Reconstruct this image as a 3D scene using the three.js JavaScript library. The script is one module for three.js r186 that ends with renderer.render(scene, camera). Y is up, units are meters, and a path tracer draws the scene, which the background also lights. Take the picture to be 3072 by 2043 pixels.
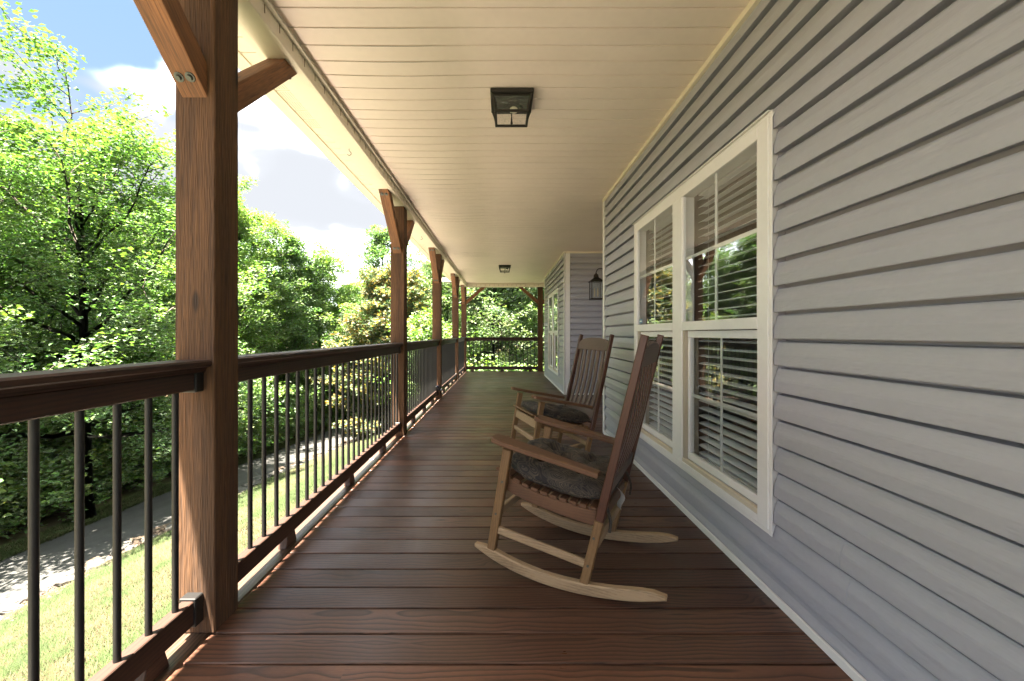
import * as THREE from 'three';
import { mergeGeometries } from 'three/addons/utils/BufferGeometryUtils.js';

// ------------------------------------------------------------------ camera, sky, sun, exposure
const scene = new THREE.Scene();
const renderer = new THREE.WebGLRenderer({ antialias: true });
renderer.setSize(1024, 681);
renderer.toneMapping = THREE.LinearToneMapping;
renderer.toneMappingExposure = 38;
renderer.shadowMap.enabled = true;

const EYE = 1.05, FOCAL = 1320;                       // eye height over the deck, focal length in photo pixels
const camera = new THREE.PerspectiveCamera(2 * Math.atan(1021.5 / FOCAL) * 180 / Math.PI, 3072 / 2043, 0.05, 600);
camera.position.set(0, EYE, 0);
camera.setViewOffset(3072, 2043, 29, 19.5, 3072, 2043); // the photo's verticals are upright: a shifted lens
scene.add(camera);

const SUN = new THREE.Vector3(-0.199, 1, 0.19).normalize();
const sun = new THREE.DirectionalLight(new THREE.Color(1, 0.92, 0.79), 2.0);
sun.position.copy(SUN).multiplyScalar(60);
sun.castShadow = true;
sun.shadow.mapSize.set(4096, 4096);
Object.assign(sun.shadow.camera, { left: -40, right: 40, top: 40, bottom: -40, near: 1, far: 140 });
scene.add(sun, sun.target);

// small random and noise helpers
function rng(seed) { let a = seed >>> 0; return () => { a = (a + 0x6D2B79F5) | 0; let t = Math.imul(a ^ (a >>> 15), 1 | a); t = (t + Math.imul(t ^ (t >>> 7), 61 | t)) ^ t; return ((t ^ (t >>> 14)) >>> 0) / 4294967296; }; }
function hash(x, y, s) { let h = Math.imul(x | 0, 374761393) + Math.imul(y | 0, 668265263) + Math.imul(s | 0, 2246822519); h = Math.imul(h ^ (h >>> 13), 1274126177); return ((h ^ (h >>> 16)) >>> 0) / 4294967296; }
function noise(x, y, s = 0, px = 0, py = 0) {
  const ix = Math.floor(x), iy = Math.floor(y), fx = x - ix, fy = y - iy, u = fx * fx * (3 - 2 * fx), v = fy * fy * (3 - 2 * fy);
  const X0 = px ? ((ix % px) + px) % px : ix, X1 = px ? (((ix + 1) % px) + px) % px : ix + 1, Y0 = py ? ((iy % py) + py) % py : iy, Y1 = py ? (((iy + 1) % py) + py) % py : iy + 1;
  const a = hash(X0, Y0, s), b = hash(X1, Y0, s), c = hash(X0, Y1, s), d = hash(X1, Y1, s);
  return a + (b - a) * u + (c - a) * v + (a - b - c + d) * u * v;
}
function fbm(x, y, s, n = 4) { let t = 0, a = 0.5, k = 0; for (let i = 0; i < n; i++) { t += a * noise(x, y, s + i * 17); k += a; a *= 0.5; x *= 2.03; y *= 2.03; } return t / k; }
const clamp = THREE.MathUtils.clamp, lerp = THREE.MathUtils.lerp, smooth = THREE.MathUtils.smoothstep;

// the sky: summer cumulus over pale blue, the same all round
const SKY_X = -2.78, SKY_Z = 0.752;
{
  const W = 1536, Hh = 768, data = new Float32Array(W * Hh * 4), E = renderer.toneMappingExposure;
  for (let j = 0; j < Hh; j++) for (let i = 0; i < W; i++) {
    const el = ((j + 0.5) / Hh - 0.5) * Math.PI, az = ((i + 0.5) / W - 0.5) * 2 * Math.PI;
    const y = Math.sin(el), x = Math.cos(az) * Math.cos(el), z = Math.sin(az) * Math.cos(el);
    let c;
    if (y > -0.02) {
      const yy = Math.max(y, 0) + 0.22, px = x / yy + SKY_X, pz = z / yy + SKY_Z;
      const w1 = fbm(px * 2.4, pz * 2.4, 91, 4) - 0.5, w2 = fbm(px * 2.4 + 40, pz * 2.4, 92, 4) - 0.5;
      const big = fbm(px * 0.8 + w1 * 0.5, pz * 0.8 + w2 * 0.5, 7, 3), fine = fbm(px * 5 + w1 * 2, pz * 5 + w2 * 2, 33, 5);
      const dens = big + 0.22 * (fine - 0.5), cover = smooth(dens, 0.385, 0.46);
      const up = Math.sqrt(clamp(y, 0, 1)), f = fbm(px * 1.7 + 9 + w2, pz * 1.7 + w1, 55, 5);
      const blue = [lerp(0.74, 0.33, up), lerp(0.90, 0.62, up), lerp(1.06, 1.02, up)];
      const g = 0.90 + 0.16 * (1 - smooth(f, 0.36, 0.66)) + 7.0 * (1 - smooth(f, 0.36, 0.54)), white = [g * 0.95, g * 0.99, g * 1.06];
      c = [0, 1, 2].map((k) => lerp(blue[k], white[k], cover));
    } else c = [0.25, 0.3, 0.2];
    const o = (j * W + i) * 4;
    for (let k = 0; k < 3; k++) data[o + k] = c[k] / E;
    data[o + 3] = 1;
  }
  const t = new THREE.DataTexture(data, W, Hh, THREE.RGBAFormat, THREE.FloatType);
  t.mapping = THREE.EquirectangularReflectionMapping; t.magFilter = THREE.LinearFilter; t.needsUpdate = true;
  scene.background = t; scene.environment = t;
}

// ------------------------------------------------------------------ names, labels, geometry helpers
const taken = new Map();
function numbered(name) { const n = taken.get(name) ?? 0; taken.set(name, n + 1); return n ? name + '_' + String(n).padStart(3, '0') : name; }
function tag(o, label, category, group, kind) { if (label) o.userData.label = label; if (category) o.userData.category = category; if (group) o.userData.group = group; if (kind) o.userData.kind = kind; return o; }
function mesh(name, geo, mat, parent = scene) { const m = new THREE.Mesh(geo, mat); m.name = parent === scene ? numbered(name) : name; parent.add(m); return m; }
function thing(name, label, category, x = 0, y = 0, z = 0, group) { const o = new THREE.Group(); o.name = numbered(name); o.position.set(x, y, z); scene.add(o); return tag(o, label, category, group); }
function part(name, parent) { const o = new THREE.Group(); o.name = name; parent.add(o); return o; }
function rebase(o, x, y, z) { o.position.set(x, y, z); for (const c of o.children) c.position.sub(o.position); }   // parts given in world metres
const V = (x, y, z) => new THREE.Vector3(x, y, z);

// uv in metres: u runs along the grain, v across it
function grain(geo, dir, su = 1, sv = 1, ou = 0, ov = 0, keep = false) {
  const g = geo.index ? geo.toNonIndexed() : geo; if (!keep) g.computeVertexNormals();
  const p = g.attributes.position, n = g.attributes.normal, uv = new Float32Array(p.count * 2), d = dir.clone().normalize(), P = V(), N = V(), A = V(), B = V(), F = V(), C = V();
  for (let i = 0; i < p.count; i += 3) {
    A.fromBufferAttribute(p, i); B.fromBufferAttribute(p, i + 1); C.fromBufferAttribute(p, i + 2);
    F.copy(B).sub(A).cross(N.copy(C).sub(A)).normalize();
    const across = F.clone().cross(d); let along = d;
    if (across.length() < 0.3) { along = Math.abs(F.y) > 0.9 ? V(1, 0, 0) : V(0, 1, 0); across.copy(F).cross(along); }
    across.normalize();
    if (Math.abs(across.x) > 0.5 ? across.x < 0 : Math.abs(across.y) > 0.5 ? across.y < 0 : across.z < 0) across.negate();
    for (let k = 0; k < 3; k++) { P.fromBufferAttribute(p, i + k); uv[(i + k) * 2] = P.dot(along) * su + ou; uv[(i + k) * 2 + 1] = P.dot(across) * sv + ov; }
  }
  g.setAttribute('uv', new THREE.BufferAttribute(uv, 2));
  return g;
}
// box with chamfered edges, centred
function cbox(sx, sy, sz, c = 0.003) {
  const pos = [], h = [sx / 2, sy / 2, sz / 2];
  const vert = (s, ax) => [0, 1, 2].map((k) => s[k] * (h[k] - (k === ax ? 0 : c)));
  const tri = (a, b, d, out) => { const A = V(...a), B = V(...b), D = V(...d), n = B.clone().sub(A).cross(D.clone().sub(A)); pos.push(...(n.dot(out) > 0 ? [a, b, d] : [a, d, b]).flat()); };
  for (let ax = 0; ax < 3; ax++) for (const s of [-1, 1]) {
    const o = [1, 2].map((k) => (ax + k) % 3), q = [[-1, -1], [1, -1], [1, 1], [-1, 1]].map(([a, b]) => { const t = [0, 0, 0]; t[ax] = s; t[o[0]] = a; t[o[1]] = b; return vert(t, ax); });
    const out = V(); out.setComponent(ax, s); tri(q[0], q[1], q[2], out); tri(q[0], q[2], q[3], out);
  }
  for (let ax = 0; ax < 3; ax++) { const [b, d] = [(ax + 1) % 3, (ax + 2) % 3]; for (const s of [-1, 1]) for (const t of [-1, 1]) {
    const mk = (e) => { const w = [0, 0, 0]; w[ax] = e; w[b] = s; w[d] = t; return w; }, out = V(); out.setComponent(b, s); out.setComponent(d, t);
    const p0 = vert(mk(-1), b), p1 = vert(mk(1), b), p2 = vert(mk(1), d), p3 = vert(mk(-1), d);
    tri(p0, p1, p2, out); tri(p0, p2, p3, out); } }
  for (const a of [-1, 1]) for (const b of [-1, 1]) for (const d of [-1, 1]) tri(vert([a, b, d], 0), vert([a, b, d], 1), vert([a, b, d], 2), V(a, b, d));
  const g = new THREE.BufferGeometry(); g.setAttribute('position', new THREE.Float32BufferAttribute(pos, 3)); g.computeVertexNormals();
  g.setAttribute('uv', new THREE.Float32BufferAttribute(new Float32Array(pos.length / 3 * 2), 2));
  return g;
}
// box between world limits; depth d is measured forward from the camera (z = -d)
function wbox(x0, x1, y0, y1, d0, d1, c = 0.002) { const g = cbox(x1 - x0, y1 - y0, d1 - d0, Math.min(c, (x1 - x0) / 3, (y1 - y0) / 3, (d1 - d0) / 3)); g.translate((x0 + x1) / 2, (y0 + y1) / 2, -(d0 + d1) / 2); return g; }
const wb = (dir, ...a) => grain(wbox(...a), dir);
const AX = V(1, 0, 0), AY = V(0, 1, 0), AZ = V(0, 0, 1);
// a 2-D outline swept straight along z from 0 to length
function prism(pts, length, bevel = 0) {
  const s = new THREE.Shape(pts.map(([a, b]) => new THREE.Vector2(a, b)));
  const g = new THREE.ExtrudeGeometry(s, { depth: length - 2 * bevel, bevelEnabled: bevel > 0, bevelThickness: bevel, bevelSize: bevel, bevelOffset: -bevel, bevelSegments: 1, curveSegments: 6 });
  if (bevel) g.translate(0, 0, bevel); return g;
}
const flat = (list) => mergeGeometries(list.map((g) => { const q = g.index ? g.toNonIndexed() : g; for (const k of Object.keys(q.attributes)) if (!['position', 'normal', 'uv'].includes(k)) q.deleteAttribute(k); return q; }));

// ------------------------------------------------------------------ computed textures
const toS = (v) => Math.round(255 * Math.pow(clamp(v, 0, 1), 1 / 2.2));
function colourMap(W, Hh, f, linear = false) {
  const d = new Uint8Array(W * Hh * 4);
  for (let j = 0; j < Hh; j++) for (let i = 0; i < W; i++) { const c = f(i / W, j / Hh), o = (j * W + i) * 4; for (let k = 0; k < 3; k++) d[o + k] = linear ? Math.round(255 * clamp(c[k], 0, 1)) : toS(c[k]); d[o + 3] = 255; }
  const t = new THREE.DataTexture(d, W, Hh); t.wrapS = t.wrapT = THREE.RepeatWrapping; t.magFilter = THREE.LinearFilter; t.minFilter = THREE.LinearMipmapLinearFilter; t.generateMipmaps = true;
  if (!linear) t.colorSpace = THREE.SRGBColorSpace; t.needsUpdate = true; return t;
}
const greyMap = (W, Hh, f) => colourMap(W, Hh, (u, v) => { const a = f(u, v); return [a, a, a]; }, true);
// flat-sawn boards: eight strips of 2.4 m x 0.15 m, each its own cut through the rings
const BL = 2.4, BW = 0.15, NS = 8;
const boardCut = Array.from({ length: NS }, (_, i) => { const r = rng(900 + i * 13); return { w0: 0.02 + r() * 0.11, h0: -0.02 + r() * 0.03, sl: (r() - 0.5) * 0.05, fr: 42 + r() * 34, kx: r() * BL, kw: 0.03 + r() * 0.09, kn: i % 3 === 1, ph: r() * 9 }; });
function boardRings(u, v) {
  const i = Math.min(NS - 1, Math.floor(v * NS)), c = boardCut[i], x = u * BL, w = (v * NS - i) * BW;
  let a = c.h0 + c.sl * x + 0.03 * (noise(u * 5, i * 3.1 + 0.5, 3, 5) - 0.5), b = w - c.w0 + 0.03 * (noise(u * 4, i * 7.7 + 0.5, 5, 4) - 0.5);
  let r = Math.sqrt(a * a * 0.55 + b * b) * c.fr + 0.8 * noise(u * 24, w * 20 + i * 9, 11, 24) + c.ph;
  let knot = 0;
  if (c.kn) { const dx = (x - c.kx) * 0.45, dw = w - c.kw, q = Math.sqrt(dx * dx + dw * dw); r += 2.6 * Math.exp(-q * q / 0.0009); knot = smooth(0.006 - q, 0, 0.004); }
  const s = r - Math.floor(r), late = s < 0.86 ? Math.pow(s / 0.86, 2.4) : (1 - s) / 0.14;
  const fibre = noise(u * 190, v * 900, 21, 190) * 0.6 + noise(u * 60, v * 2600, 22, 60) * 0.4;
  return { late, fibre, knot, blot: noise(u * 9, v * 11, 31, 9) };
}
const deckMap = colourMap(2048, 1024, (u, v) => {
  const { late, fibre, knot, blot } = boardRings(u, v), k = 0.72 + 0.4 * fibre, t = clamp(late * 0.9, 0, 1) * (0.75 + 0.25 * blot);
  return [lerp(0.125, 0.009, t) * k * (1 - 0.7 * knot) * (0.8 + 0.4 * blot), lerp(0.056, 0.005, t) * k * (1 - 0.75 * knot) * (0.8 + 0.4 * blot), lerp(0.033, 0.004, t) * k * (1 - 0.75 * knot) * (0.82 + 0.36 * blot)];
});
const deckBump = greyMap(2048, 1024, (u, v) => { const { late, fibre, knot } = boardRings(u, v); return 0.45 + 0.3 * late + 0.25 * fibre - 0.2 * knot; });
const deckRough = greyMap(1024, 512, (u, v) => 0.27 + 0.10 * noise(u * 160, v * 500, 41, 160, 500) + 0.16 * noise(u * 14, v * 9, 44, 14, 9));
// rough-sawn stained timber, 2.5 m along x 0.6 m across
function sawn(seed, a, b) {
  return colourMap(1024, 512, (u, v) => {
    const f1 = noise(u * 60, v * 300, seed, 60, 300), f2 = noise(u * 22, v * 130, seed + 1, 22, 130), s = noise(u * 5, v * 12, seed + 2, 5, 12), band = noise(u * 260, v * 6, seed + 3, 260, 6);
    const kx = (u * 3 % 1) - 0.5, kv = (v * 2 % 1) - 0.5, id = Math.floor(u * 3) + 3 * Math.floor(v * 2), kk = hash(id, seed, 5) > 0.45 ? smooth(0.05 - Math.hypot((kx - 0.3 * (hash(id, seed, 6) - 0.5)) * 0.83, (kv - 0.3 * (hash(id, seed, 7) - 0.5)) * 0.9), 0, 0.03) : 0;
    const t = clamp(0.25 + 0.95 * (0.55 * f1 + 0.42 * f2 + 0.03 * band - 0.25) + 0.25 * (s - 0.5), 0, 1), k = 1 - 0.7 * kk;
    return [0, 1, 2].map((i) => lerp(a[i], b[i], t) * k * (0.85 + 0.3 * s));
  });
}
const postMap = sawn(61, [0.034, 0.0145, 0.006], [0.135, 0.060, 0.021]);
const sawnBump = greyMap(1024, 512, (u, v) => 0.6 * noise(u * 60, v * 300, 61, 60, 300) + 0.4 * noise(u * 22, v * 130, 62, 22, 130));
// planed and stained rail timber
const railMap = colourMap(1024, 256, (u, v) => { const r = noise(u * 5, v * 7, 71, 5, 7), l = Math.abs(Math.sin((v * 26 + 2.5 * noise(u * 4, v * 3, 72, 4, 3)) * Math.PI)), f = noise(u * 120, v * 200, 73, 120, 200), t = clamp(0.2 + 0.5 * l + 0.4 * (f - 0.5) + 0.4 * (r - 0.5), 0, 1); return [lerp(0.012, 0.055, t), lerp(0.005, 0.020, t), lerp(0.003, 0.009, t)]; });
const chairMap = colourMap(1024, 256, (u, v) => { const l = Math.abs(Math.sin((v * 30 + 2.2 * noise(u * 4, v * 4, 82, 4, 4)) * Math.PI)), f = noise(u * 110, v * 160, 83, 110, 160), b = noise(u * 7, v * 5, 84, 7, 5), t = clamp(0.25 + 0.35 * l + 0.4 * (f - 0.5) + 0.7 * (b - 0.5), 0, 1); return [lerp(0.6, 1.25, t), lerp(0.58, 1.22, t), lerp(0.56, 1.2, t)]; }, false);
const barkMap = colourMap(256, 512, (u, v) => { const a = noise(u * 14, v * 18, 101, 14, 18), b = noise(u * 40, v * 70, 102, 40, 70), c = noise(u * 5, v * 9, 103, 5, 9), t = clamp(0.6 * a + 0.5 * b - 0.1, 0, 1), li = smooth(c, 0.6, 0.75); return [lerp(lerp(0.12, 0.36, t), 0.4, li * 0.6), lerp(lerp(0.1, 0.31, t), 0.39, li * 0.6), lerp(lerp(0.08, 0.25, t), 0.33, li * 0.6)]; });
const barkBump = greyMap(256, 512, (u, v) => 0.6 * noise(u * 14, v * 18, 101, 14, 18) + 0.4 * noise(u * 40, v * 70, 102, 40, 70));
const sidingBump = greyMap(512, 512, (u, v) => { const w = v + 0.02 * noise(u * 6, v * 10, 112, 6, 10); return 0.6 * noise(u * 10, w * 70, 111, 10, 0) + 0.4 * noise(u * 40, v * 160, 113, 40, 160); });
const sidingDirt = colourMap(512, 512, (u, v) => { const a = noise(u * 9, v * 9, 117, 9, 9), b = noise(u * 60, v * 60, 118, 60, 60), k = 0.955 + 0.045 * a + 0.03 * (b - 0.5); return [k, k * 0.997, k * 0.99]; });
const fabricMap = colourMap(1024, 1024, (u, v) => {
  const wx = noise(u * 9, v * 9, 121, 9, 9), wy = noise(u * 9, v * 9, 122, 9, 9), n = noise(u * 9 + wx * 3.6, v * 9 + wy * 3.6, 123), s = Math.abs(Math.sin(n * 14)), m = noise(u * 11, v * 11, 124, 11, 11), th = noise(u * 240, v * 240, 125, 240, 240);
  const t = smooth(s, 0.35, 0.95) * (0.35 + 0.65 * m), k = 0.92 + 0.16 * th;
  return [lerp(0.010, 0.100, t) * k, lerp(0.008, 0.076, t) * k, lerp(0.009, 0.052, t) * k];
});
const asphaltMap = colourMap(1024, 1024, (u, v) => { const a = noise(u * 300, v * 300, 131, 300, 300), b = noise(u * 12, v * 12, 132, 12, 12), c = noise(u * 60, v * 60, 133, 60, 60), k = 0.048 + 0.018 * (a - 0.5) + 0.018 * (b - 0.5) + 0.01 * (c - 0.5); return [k * 1.03, k, k * 0.94]; });
const stoneMap = colourMap(512, 512, (u, v) => { const a = noise(u * 8, v * 8, 141, 8, 8), b = noise(u * 60, v * 60, 142, 60, 60), t = 0.6 * a + 0.4 * b; return [lerp(0.06, 0.2, t), lerp(0.056, 0.185, t), lerp(0.05, 0.16, t)]; });
const waveBump = greyMap(256, 256, (u, v) => noise(u * 7, v * 40, 151, 7, 40));
const paneBump = greyMap(256, 256, (u, v) => 0.6 * noise(u * 2, v * 5, 161, 2, 5) + 0.4 * noise(u * 5, v * 11, 162, 5, 11));

const std = (o) => new THREE.MeshStandardMaterial(o), phys = (o) => new THREE.MeshPhysicalMaterial(o), rgb = (r, g, b) => new THREE.Color().setRGB(r, g, b);
const M = {
  deck: [[1, 1, 1], [0.66, 0.62, 0.62], [1.4, 1.33, 1.25], [0.9, 0.98, 1.08]].map((c) => phys({ map: deckMap, color: rgb(...c), bumpMap: deckBump, bumpScale: 0.0005, roughness: 0.95, roughnessMap: deckRough, specularIntensity: 0.75 })),
  rim: phys({ map: deckMap, color: rgb(0.75, 0.95, 1.0), bumpMap: deckBump, bumpScale: 0.001, roughness: 0.38, specularIntensity: 1 }),
  post: std({ map: postMap, bumpMap: sawnBump, bumpScale: 0.003, roughness: 0.9 }),
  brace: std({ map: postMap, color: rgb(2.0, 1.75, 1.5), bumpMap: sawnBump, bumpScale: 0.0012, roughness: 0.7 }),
  rail: std({ map: railMap, roughness: 0.6 }),
  black: std({ color: rgb(0.008, 0.0075, 0.007), roughness: 0.5 }),
  iron: std({ color: rgb(0.022, 0.019, 0.016), roughness: 0.5, metalness: 0.3 }),
  siding: std({ map: sidingDirt, color: rgb(0.38, 0.39, 0.45), bumpMap: sidingBump, bumpScale: 0.0012, roughness: 0.5 }),
  ceiling: std({ map: sidingDirt, color: rgb(0.85, 0.735, 0.67), roughness: 0.5 }),
  cream: std({ map: sidingDirt, color: rgb(0.76, 0.70, 0.58), roughness: 0.5 }),
  white: std({ map: sidingDirt, color: rgb(0.80, 0.80, 0.81), roughness: 0.45 }),
  track: std({ color: rgb(0.42, 0.37, 0.29), roughness: 0.6 }),
  slat: std({ color: rgb(0.86, 0.87, 0.88), roughness: 0.4 }),
  pane: phys({ color: rgb(0.88, 0.92, 0.93), transmission: 1, thickness: 0, roughness: 0, ior: 2.2, bumpMap: paneBump, bumpScale: 0.0012 }),
  lampGlass: phys({ color: rgb(1, 1, 1), transmission: 1, thickness: 0, roughness: 0.05, ior: 1.5, bumpMap: waveBump, bumpScale: 0.004 }),
  interior: std({ color: rgb(0.30, 0.28, 0.26), roughness: 0.9 }),
  shingle: std({ color: rgb(0.09, 0.08, 0.075), roughness: 0.95 }),
  concrete: std({ map: stoneMap, color: rgb(0.8, 0.8, 0.8), roughness: 0.9 }),
  chairDark: std({ map: chairMap, color: rgb(0.075, 0.027, 0.014), roughness: 0.42 }),
  chairMid: std({ map: chairMap, color: rgb(0.13, 0.062, 0.031), roughness: 0.5 }),
  chairTan: std({ map: chairMap, color: rgb(0.21, 0.12, 0.05), roughness: 0.55 }),
  chairPale: std({ map: chairMap, color: rgb(0.36, 0.25, 0.145), roughness: 0.65 }),
  chairGrey: std({ map: chairMap, color: rgb(0.125, 0.088, 0.075), roughness: 0.65 }),
  fabric: phys({ map: fabricMap, roughness: 0.85, sheen: 0.3, sheenColor: rgb(0.5, 0.48, 0.42), sheenRoughness: 0.6 }),
  paper: std({ color: rgb(0.75, 0.75, 0.73), roughness: 0.8 }),
  steel: std({ color: rgb(0.10, 0.105, 0.095), roughness: 0.5, metalness: 0.7 }),
  bark: std({ map: barkMap, bumpMap: barkBump, bumpScale: 0.02, roughness: 0.95 }),
  asphalt: std({ map: asphaltMap, roughness: 0.92 }),
  stone: std({ map: stoneMap, color: rgb(0.6, 0.6, 0.6), roughness: 0.9 }),
  stoneRed: std({ map: stoneMap, color: rgb(0.62, 0.47, 0.36), roughness: 0.9 }),
  wax: std({ color: rgb(0.6, 0.5, 0.3), roughness: 0.5 }),
};
console.log('materials');
// ------------------------------------------------------------------ terrain, driveway
const EDGE = [[-60, -9.9], [-20, -9.6], [0, -9.4], [7.9, -9.0], [11.4, -8.65], [14.1, -8.35], [16.5, -7.95], [18.5, -7.5], [21.7, -7.0], [26, -6.2], [32, -4.6], [40, -1.5], [60, 9], [120, 45]];
function edgeIn(d) {   // x of the driveway's house-side edge
  let k = 0; while (k < EDGE.length - 2 && d > EDGE[k + 1][0]) k++;
  const [d0, x0] = EDGE[k], [d1, x1] = EDGE[k + 1], t = clamp((d - d0) / (d1 - d0), 0, 1), m = (q) => { const a = EDGE[Math.max(q - 1, 0)], b = EDGE[Math.min(q + 1, EDGE.length - 1)]; return (b[1] - a[1]) / (b[0] - a[0]); };
  const h = d1 - d0, t2 = t * t, t3 = t2 * t; return (2 * t3 - 3 * t2 + 1) * x0 + (t3 - 2 * t2 + t) * h * m(k) + (-2 * t3 + 3 * t2) * x1 + (t3 - t2) * h * m(k + 1);
}
const DRIVE_W = 2.85, edgeOut = (d) => { const s = (edgeIn(d + 0.5) - edgeIn(d - 0.5)); return edgeIn(d) - DRIVE_W * Math.sqrt(1 + s * s); };
const Y_IN = -3.93, Y_OUT = -4.22;
function groundY(x, d, bare = false) {
  const xi = edgeIn(d), xo = edgeOut(d), right = -1.3 - clamp((d - 12.6) * 0.16, 0, 2.5);
  let y;
  if (x >= xi) { const span = Math.max(-1.2 - xi, 2.5), t = clamp((x - xi) / span, 0, 1); y = lerp(Y_IN, Math.max(right, Y_IN), t * 0.75 + 0.25 * t * t * (3 - 2 * t)) + 0.10 * (fbm(x * 0.5, d * 0.5, 201, 3) - 0.5) * Math.min(1, (x - xi) * 1.5); }
  else if (x > xo) y = lerp(Y_IN, Y_OUT, (xi - x) / (xi - xo)) - (bare ? 0 : 0.06);
  else { const q = xo - x; y = Y_OUT - 0.03 * Math.min(q, 14) + Math.max(0, q - 22) * 0.02 + 0.4 * (fbm(x * 0.3, d * 0.3, 202, 3) - 0.5) * Math.min(1, q * 0.7); }
  return y;
}
function sheet(xs, ds, yAt, colorAt) {
  const pos = [], uv = [], col = [], idx = [], n = xs.length;
  for (const d of ds) for (const x of xs) { pos.push(x, yAt(x, d), -d); uv.push(x, d); if (colorAt) col.push(...colorAt(x, d)); }
  for (let j = 0; j < ds.length - 1; j++) for (let i = 0; i < n - 1; i++) { const a = j * n + i; idx.push(a, a + 1, a + n, a + 1, a + n + 1, a + n); }
  const g = new THREE.BufferGeometry(); g.setAttribute('position', new THREE.Float32BufferAttribute(pos, 3)); g.setAttribute('uv', new THREE.Float32BufferAttribute(uv, 2));
  if (colorAt) g.setAttribute('color', new THREE.Float32BufferAttribute(col, 3)); g.setIndex(idx); g.computeVertexNormals(); return g;
}
const range = (a, b, s) => { const o = []; for (let v = a; v < b - 1e-6; v += s) o.push(v); o.push(b); return o; };
// how strawy the turf is at a place: 0 green, 1 dry
const dry = (x, d) => smooth(0.6 * fbm(x * 0.9 + 5, d * 0.55, 211, 4) + 0.4 * fbm(x * 3.1, d * 2.2, 212, 3), 0.44, 0.60);
function groundColour(x, d) {
  const xi = edgeIn(d), xo = edgeOut(d), n = fbm(x * 2.2, d * 2.2, 221, 4), f = noise(x * 9, d * 9, 222);
  if (x > xi) {
    const t = dry(x, d), soil = smooth(0.9 - (x - xi) + 0.5 * (fbm(x * 1.1, d * 1.1, 223, 3) - 0.5) * 2, 0, 0.5) * (d > 12 ? 1 : 0.5);
    const g = [lerp(0.027, 0.052, t) * (0.8 + 0.4 * f), lerp(0.043, 0.05, t) * (0.8 + 0.4 * f), lerp(0.009, 0.024, t) * (0.8 + 0.4 * f)];
    return g.map((v, k) => lerp(v, [0.129, 0.065, 0.032][k] * (0.7 + 0.6 * n), soil));
  }
  if (x > xo) return [0.15, 0.14, 0.12];
  const q = xo - x, gr = smooth(1.3 + 0.9 * (n - 0.5) - q, 0, 0.7);
  const litter = [lerp(0.06, 0.17, n) * (0.8 + 0.4 * f), lerp(0.045, 0.115, n) * (0.8 + 0.4 * f), lerp(0.028, 0.06, n) * (0.8 + 0.4 * f)];
  return litter.map((v, k) => lerp(v, [0.085, 0.13, 0.03][k] * (0.7 + 0.6 * f), gr));
}
const groundGrain = colourMap(1024, 1024, (u, v) => { const a = noise(u * 340, v * 340, 231, 340, 340), b = noise(u * 90, v * 90, 232, 90, 90), k = 0.72 + 0.36 * a + 0.2 * b; return [k, k, k * 0.97]; });
groundGrain.repeat.set(0.5, 0.5);
const groundMat = std({ map: groundGrain, vertexColors: true, roughness: 1 });
const xsG = [-200, -140, -100, -75, -58, -46, -38, -32, -28, ...range(-25, 2, 0.22), 4, 7, 10, 15, 22, 32, 48, 75, 120, 200], dsG = [-160, -100, -60, -40, -28, -20, -14, -10, -7, ...range(-5, 30, 0.25), 31, 33, 36, 40, 45, 52, 62, 80, 110, 160, 240];
tag(mesh('ground', sheet(xsG, dsG, (x, d) => groundY(x, d), groundColour), groundMat), null, null, null, 'structure');
{
  const ds = range(-40, 60, 0.5), pos = [], uv = [], idx = [], N = 6; let s = 0;
  ds.forEach((d, j) => { if (j) s += 0.5; for (let i = 0; i <= N; i++) { const t = i / N, x = lerp(edgeIn(d) + 0.04 * Math.sin(d * 3.1), edgeOut(d) + 0.09 * (noise(d * 1.7, 3, 241) - 0.5), t); pos.push(x, lerp(Y_IN, Y_OUT, t) + 0.008 * (noise(t * 5, d, 242) - 0.5), -d); uv.push(t * DRIVE_W / 3, s / 3); } });
  for (let j = 0; j < ds.length - 1; j++) for (let i = 0; i < N; i++) { const a = j * (N + 1) + i; idx.push(a + 1, a, a + N + 1, a + 1, a + N + 1, a + N + 2); }
  const g = new THREE.BufferGeometry(); g.setAttribute('position', new THREE.Float32BufferAttribute(pos, 3)); g.setAttribute('uv', new THREE.Float32BufferAttribute(uv, 2)); g.setIndex(idx); g.computeVertexNormals();
  const drive = tag(mesh('driveway', g, M.asphalt), null, null, null, 'structure');
  // the open joint that crosses the paving
  const jd = 8.05, jp = []; for (let i = 0; i < 12; i++) { const t = i / 11; jp.push([lerp(edgeIn(jd), edgeOut(jd), t), lerp(Y_IN, Y_OUT, t) + 0.009, -(jd + 1.0 * t + 0.015 * Math.sin(i * 2.1))]); }
  const q = []; for (let i = 0; i < 11; i++) { const [a, b] = [jp[i], jp[i + 1]], w = 0.011; q.push(a[0], a[1], a[2] + w, b[0], b[1], b[2] + w, b[0], b[1], b[2] - w, a[0], a[1], a[2] + w, b[0], b[1], b[2] - w, a[0], a[1], a[2] - w); }
  const jg = new THREE.BufferGeometry(); jg.setAttribute('position', new THREE.Float32BufferAttribute(q, 3)); jg.computeVertexNormals(); mesh('joint', jg, std({ color: rgb(0.05, 0.045, 0.04), roughness: 1 }), drive);
}
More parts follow.
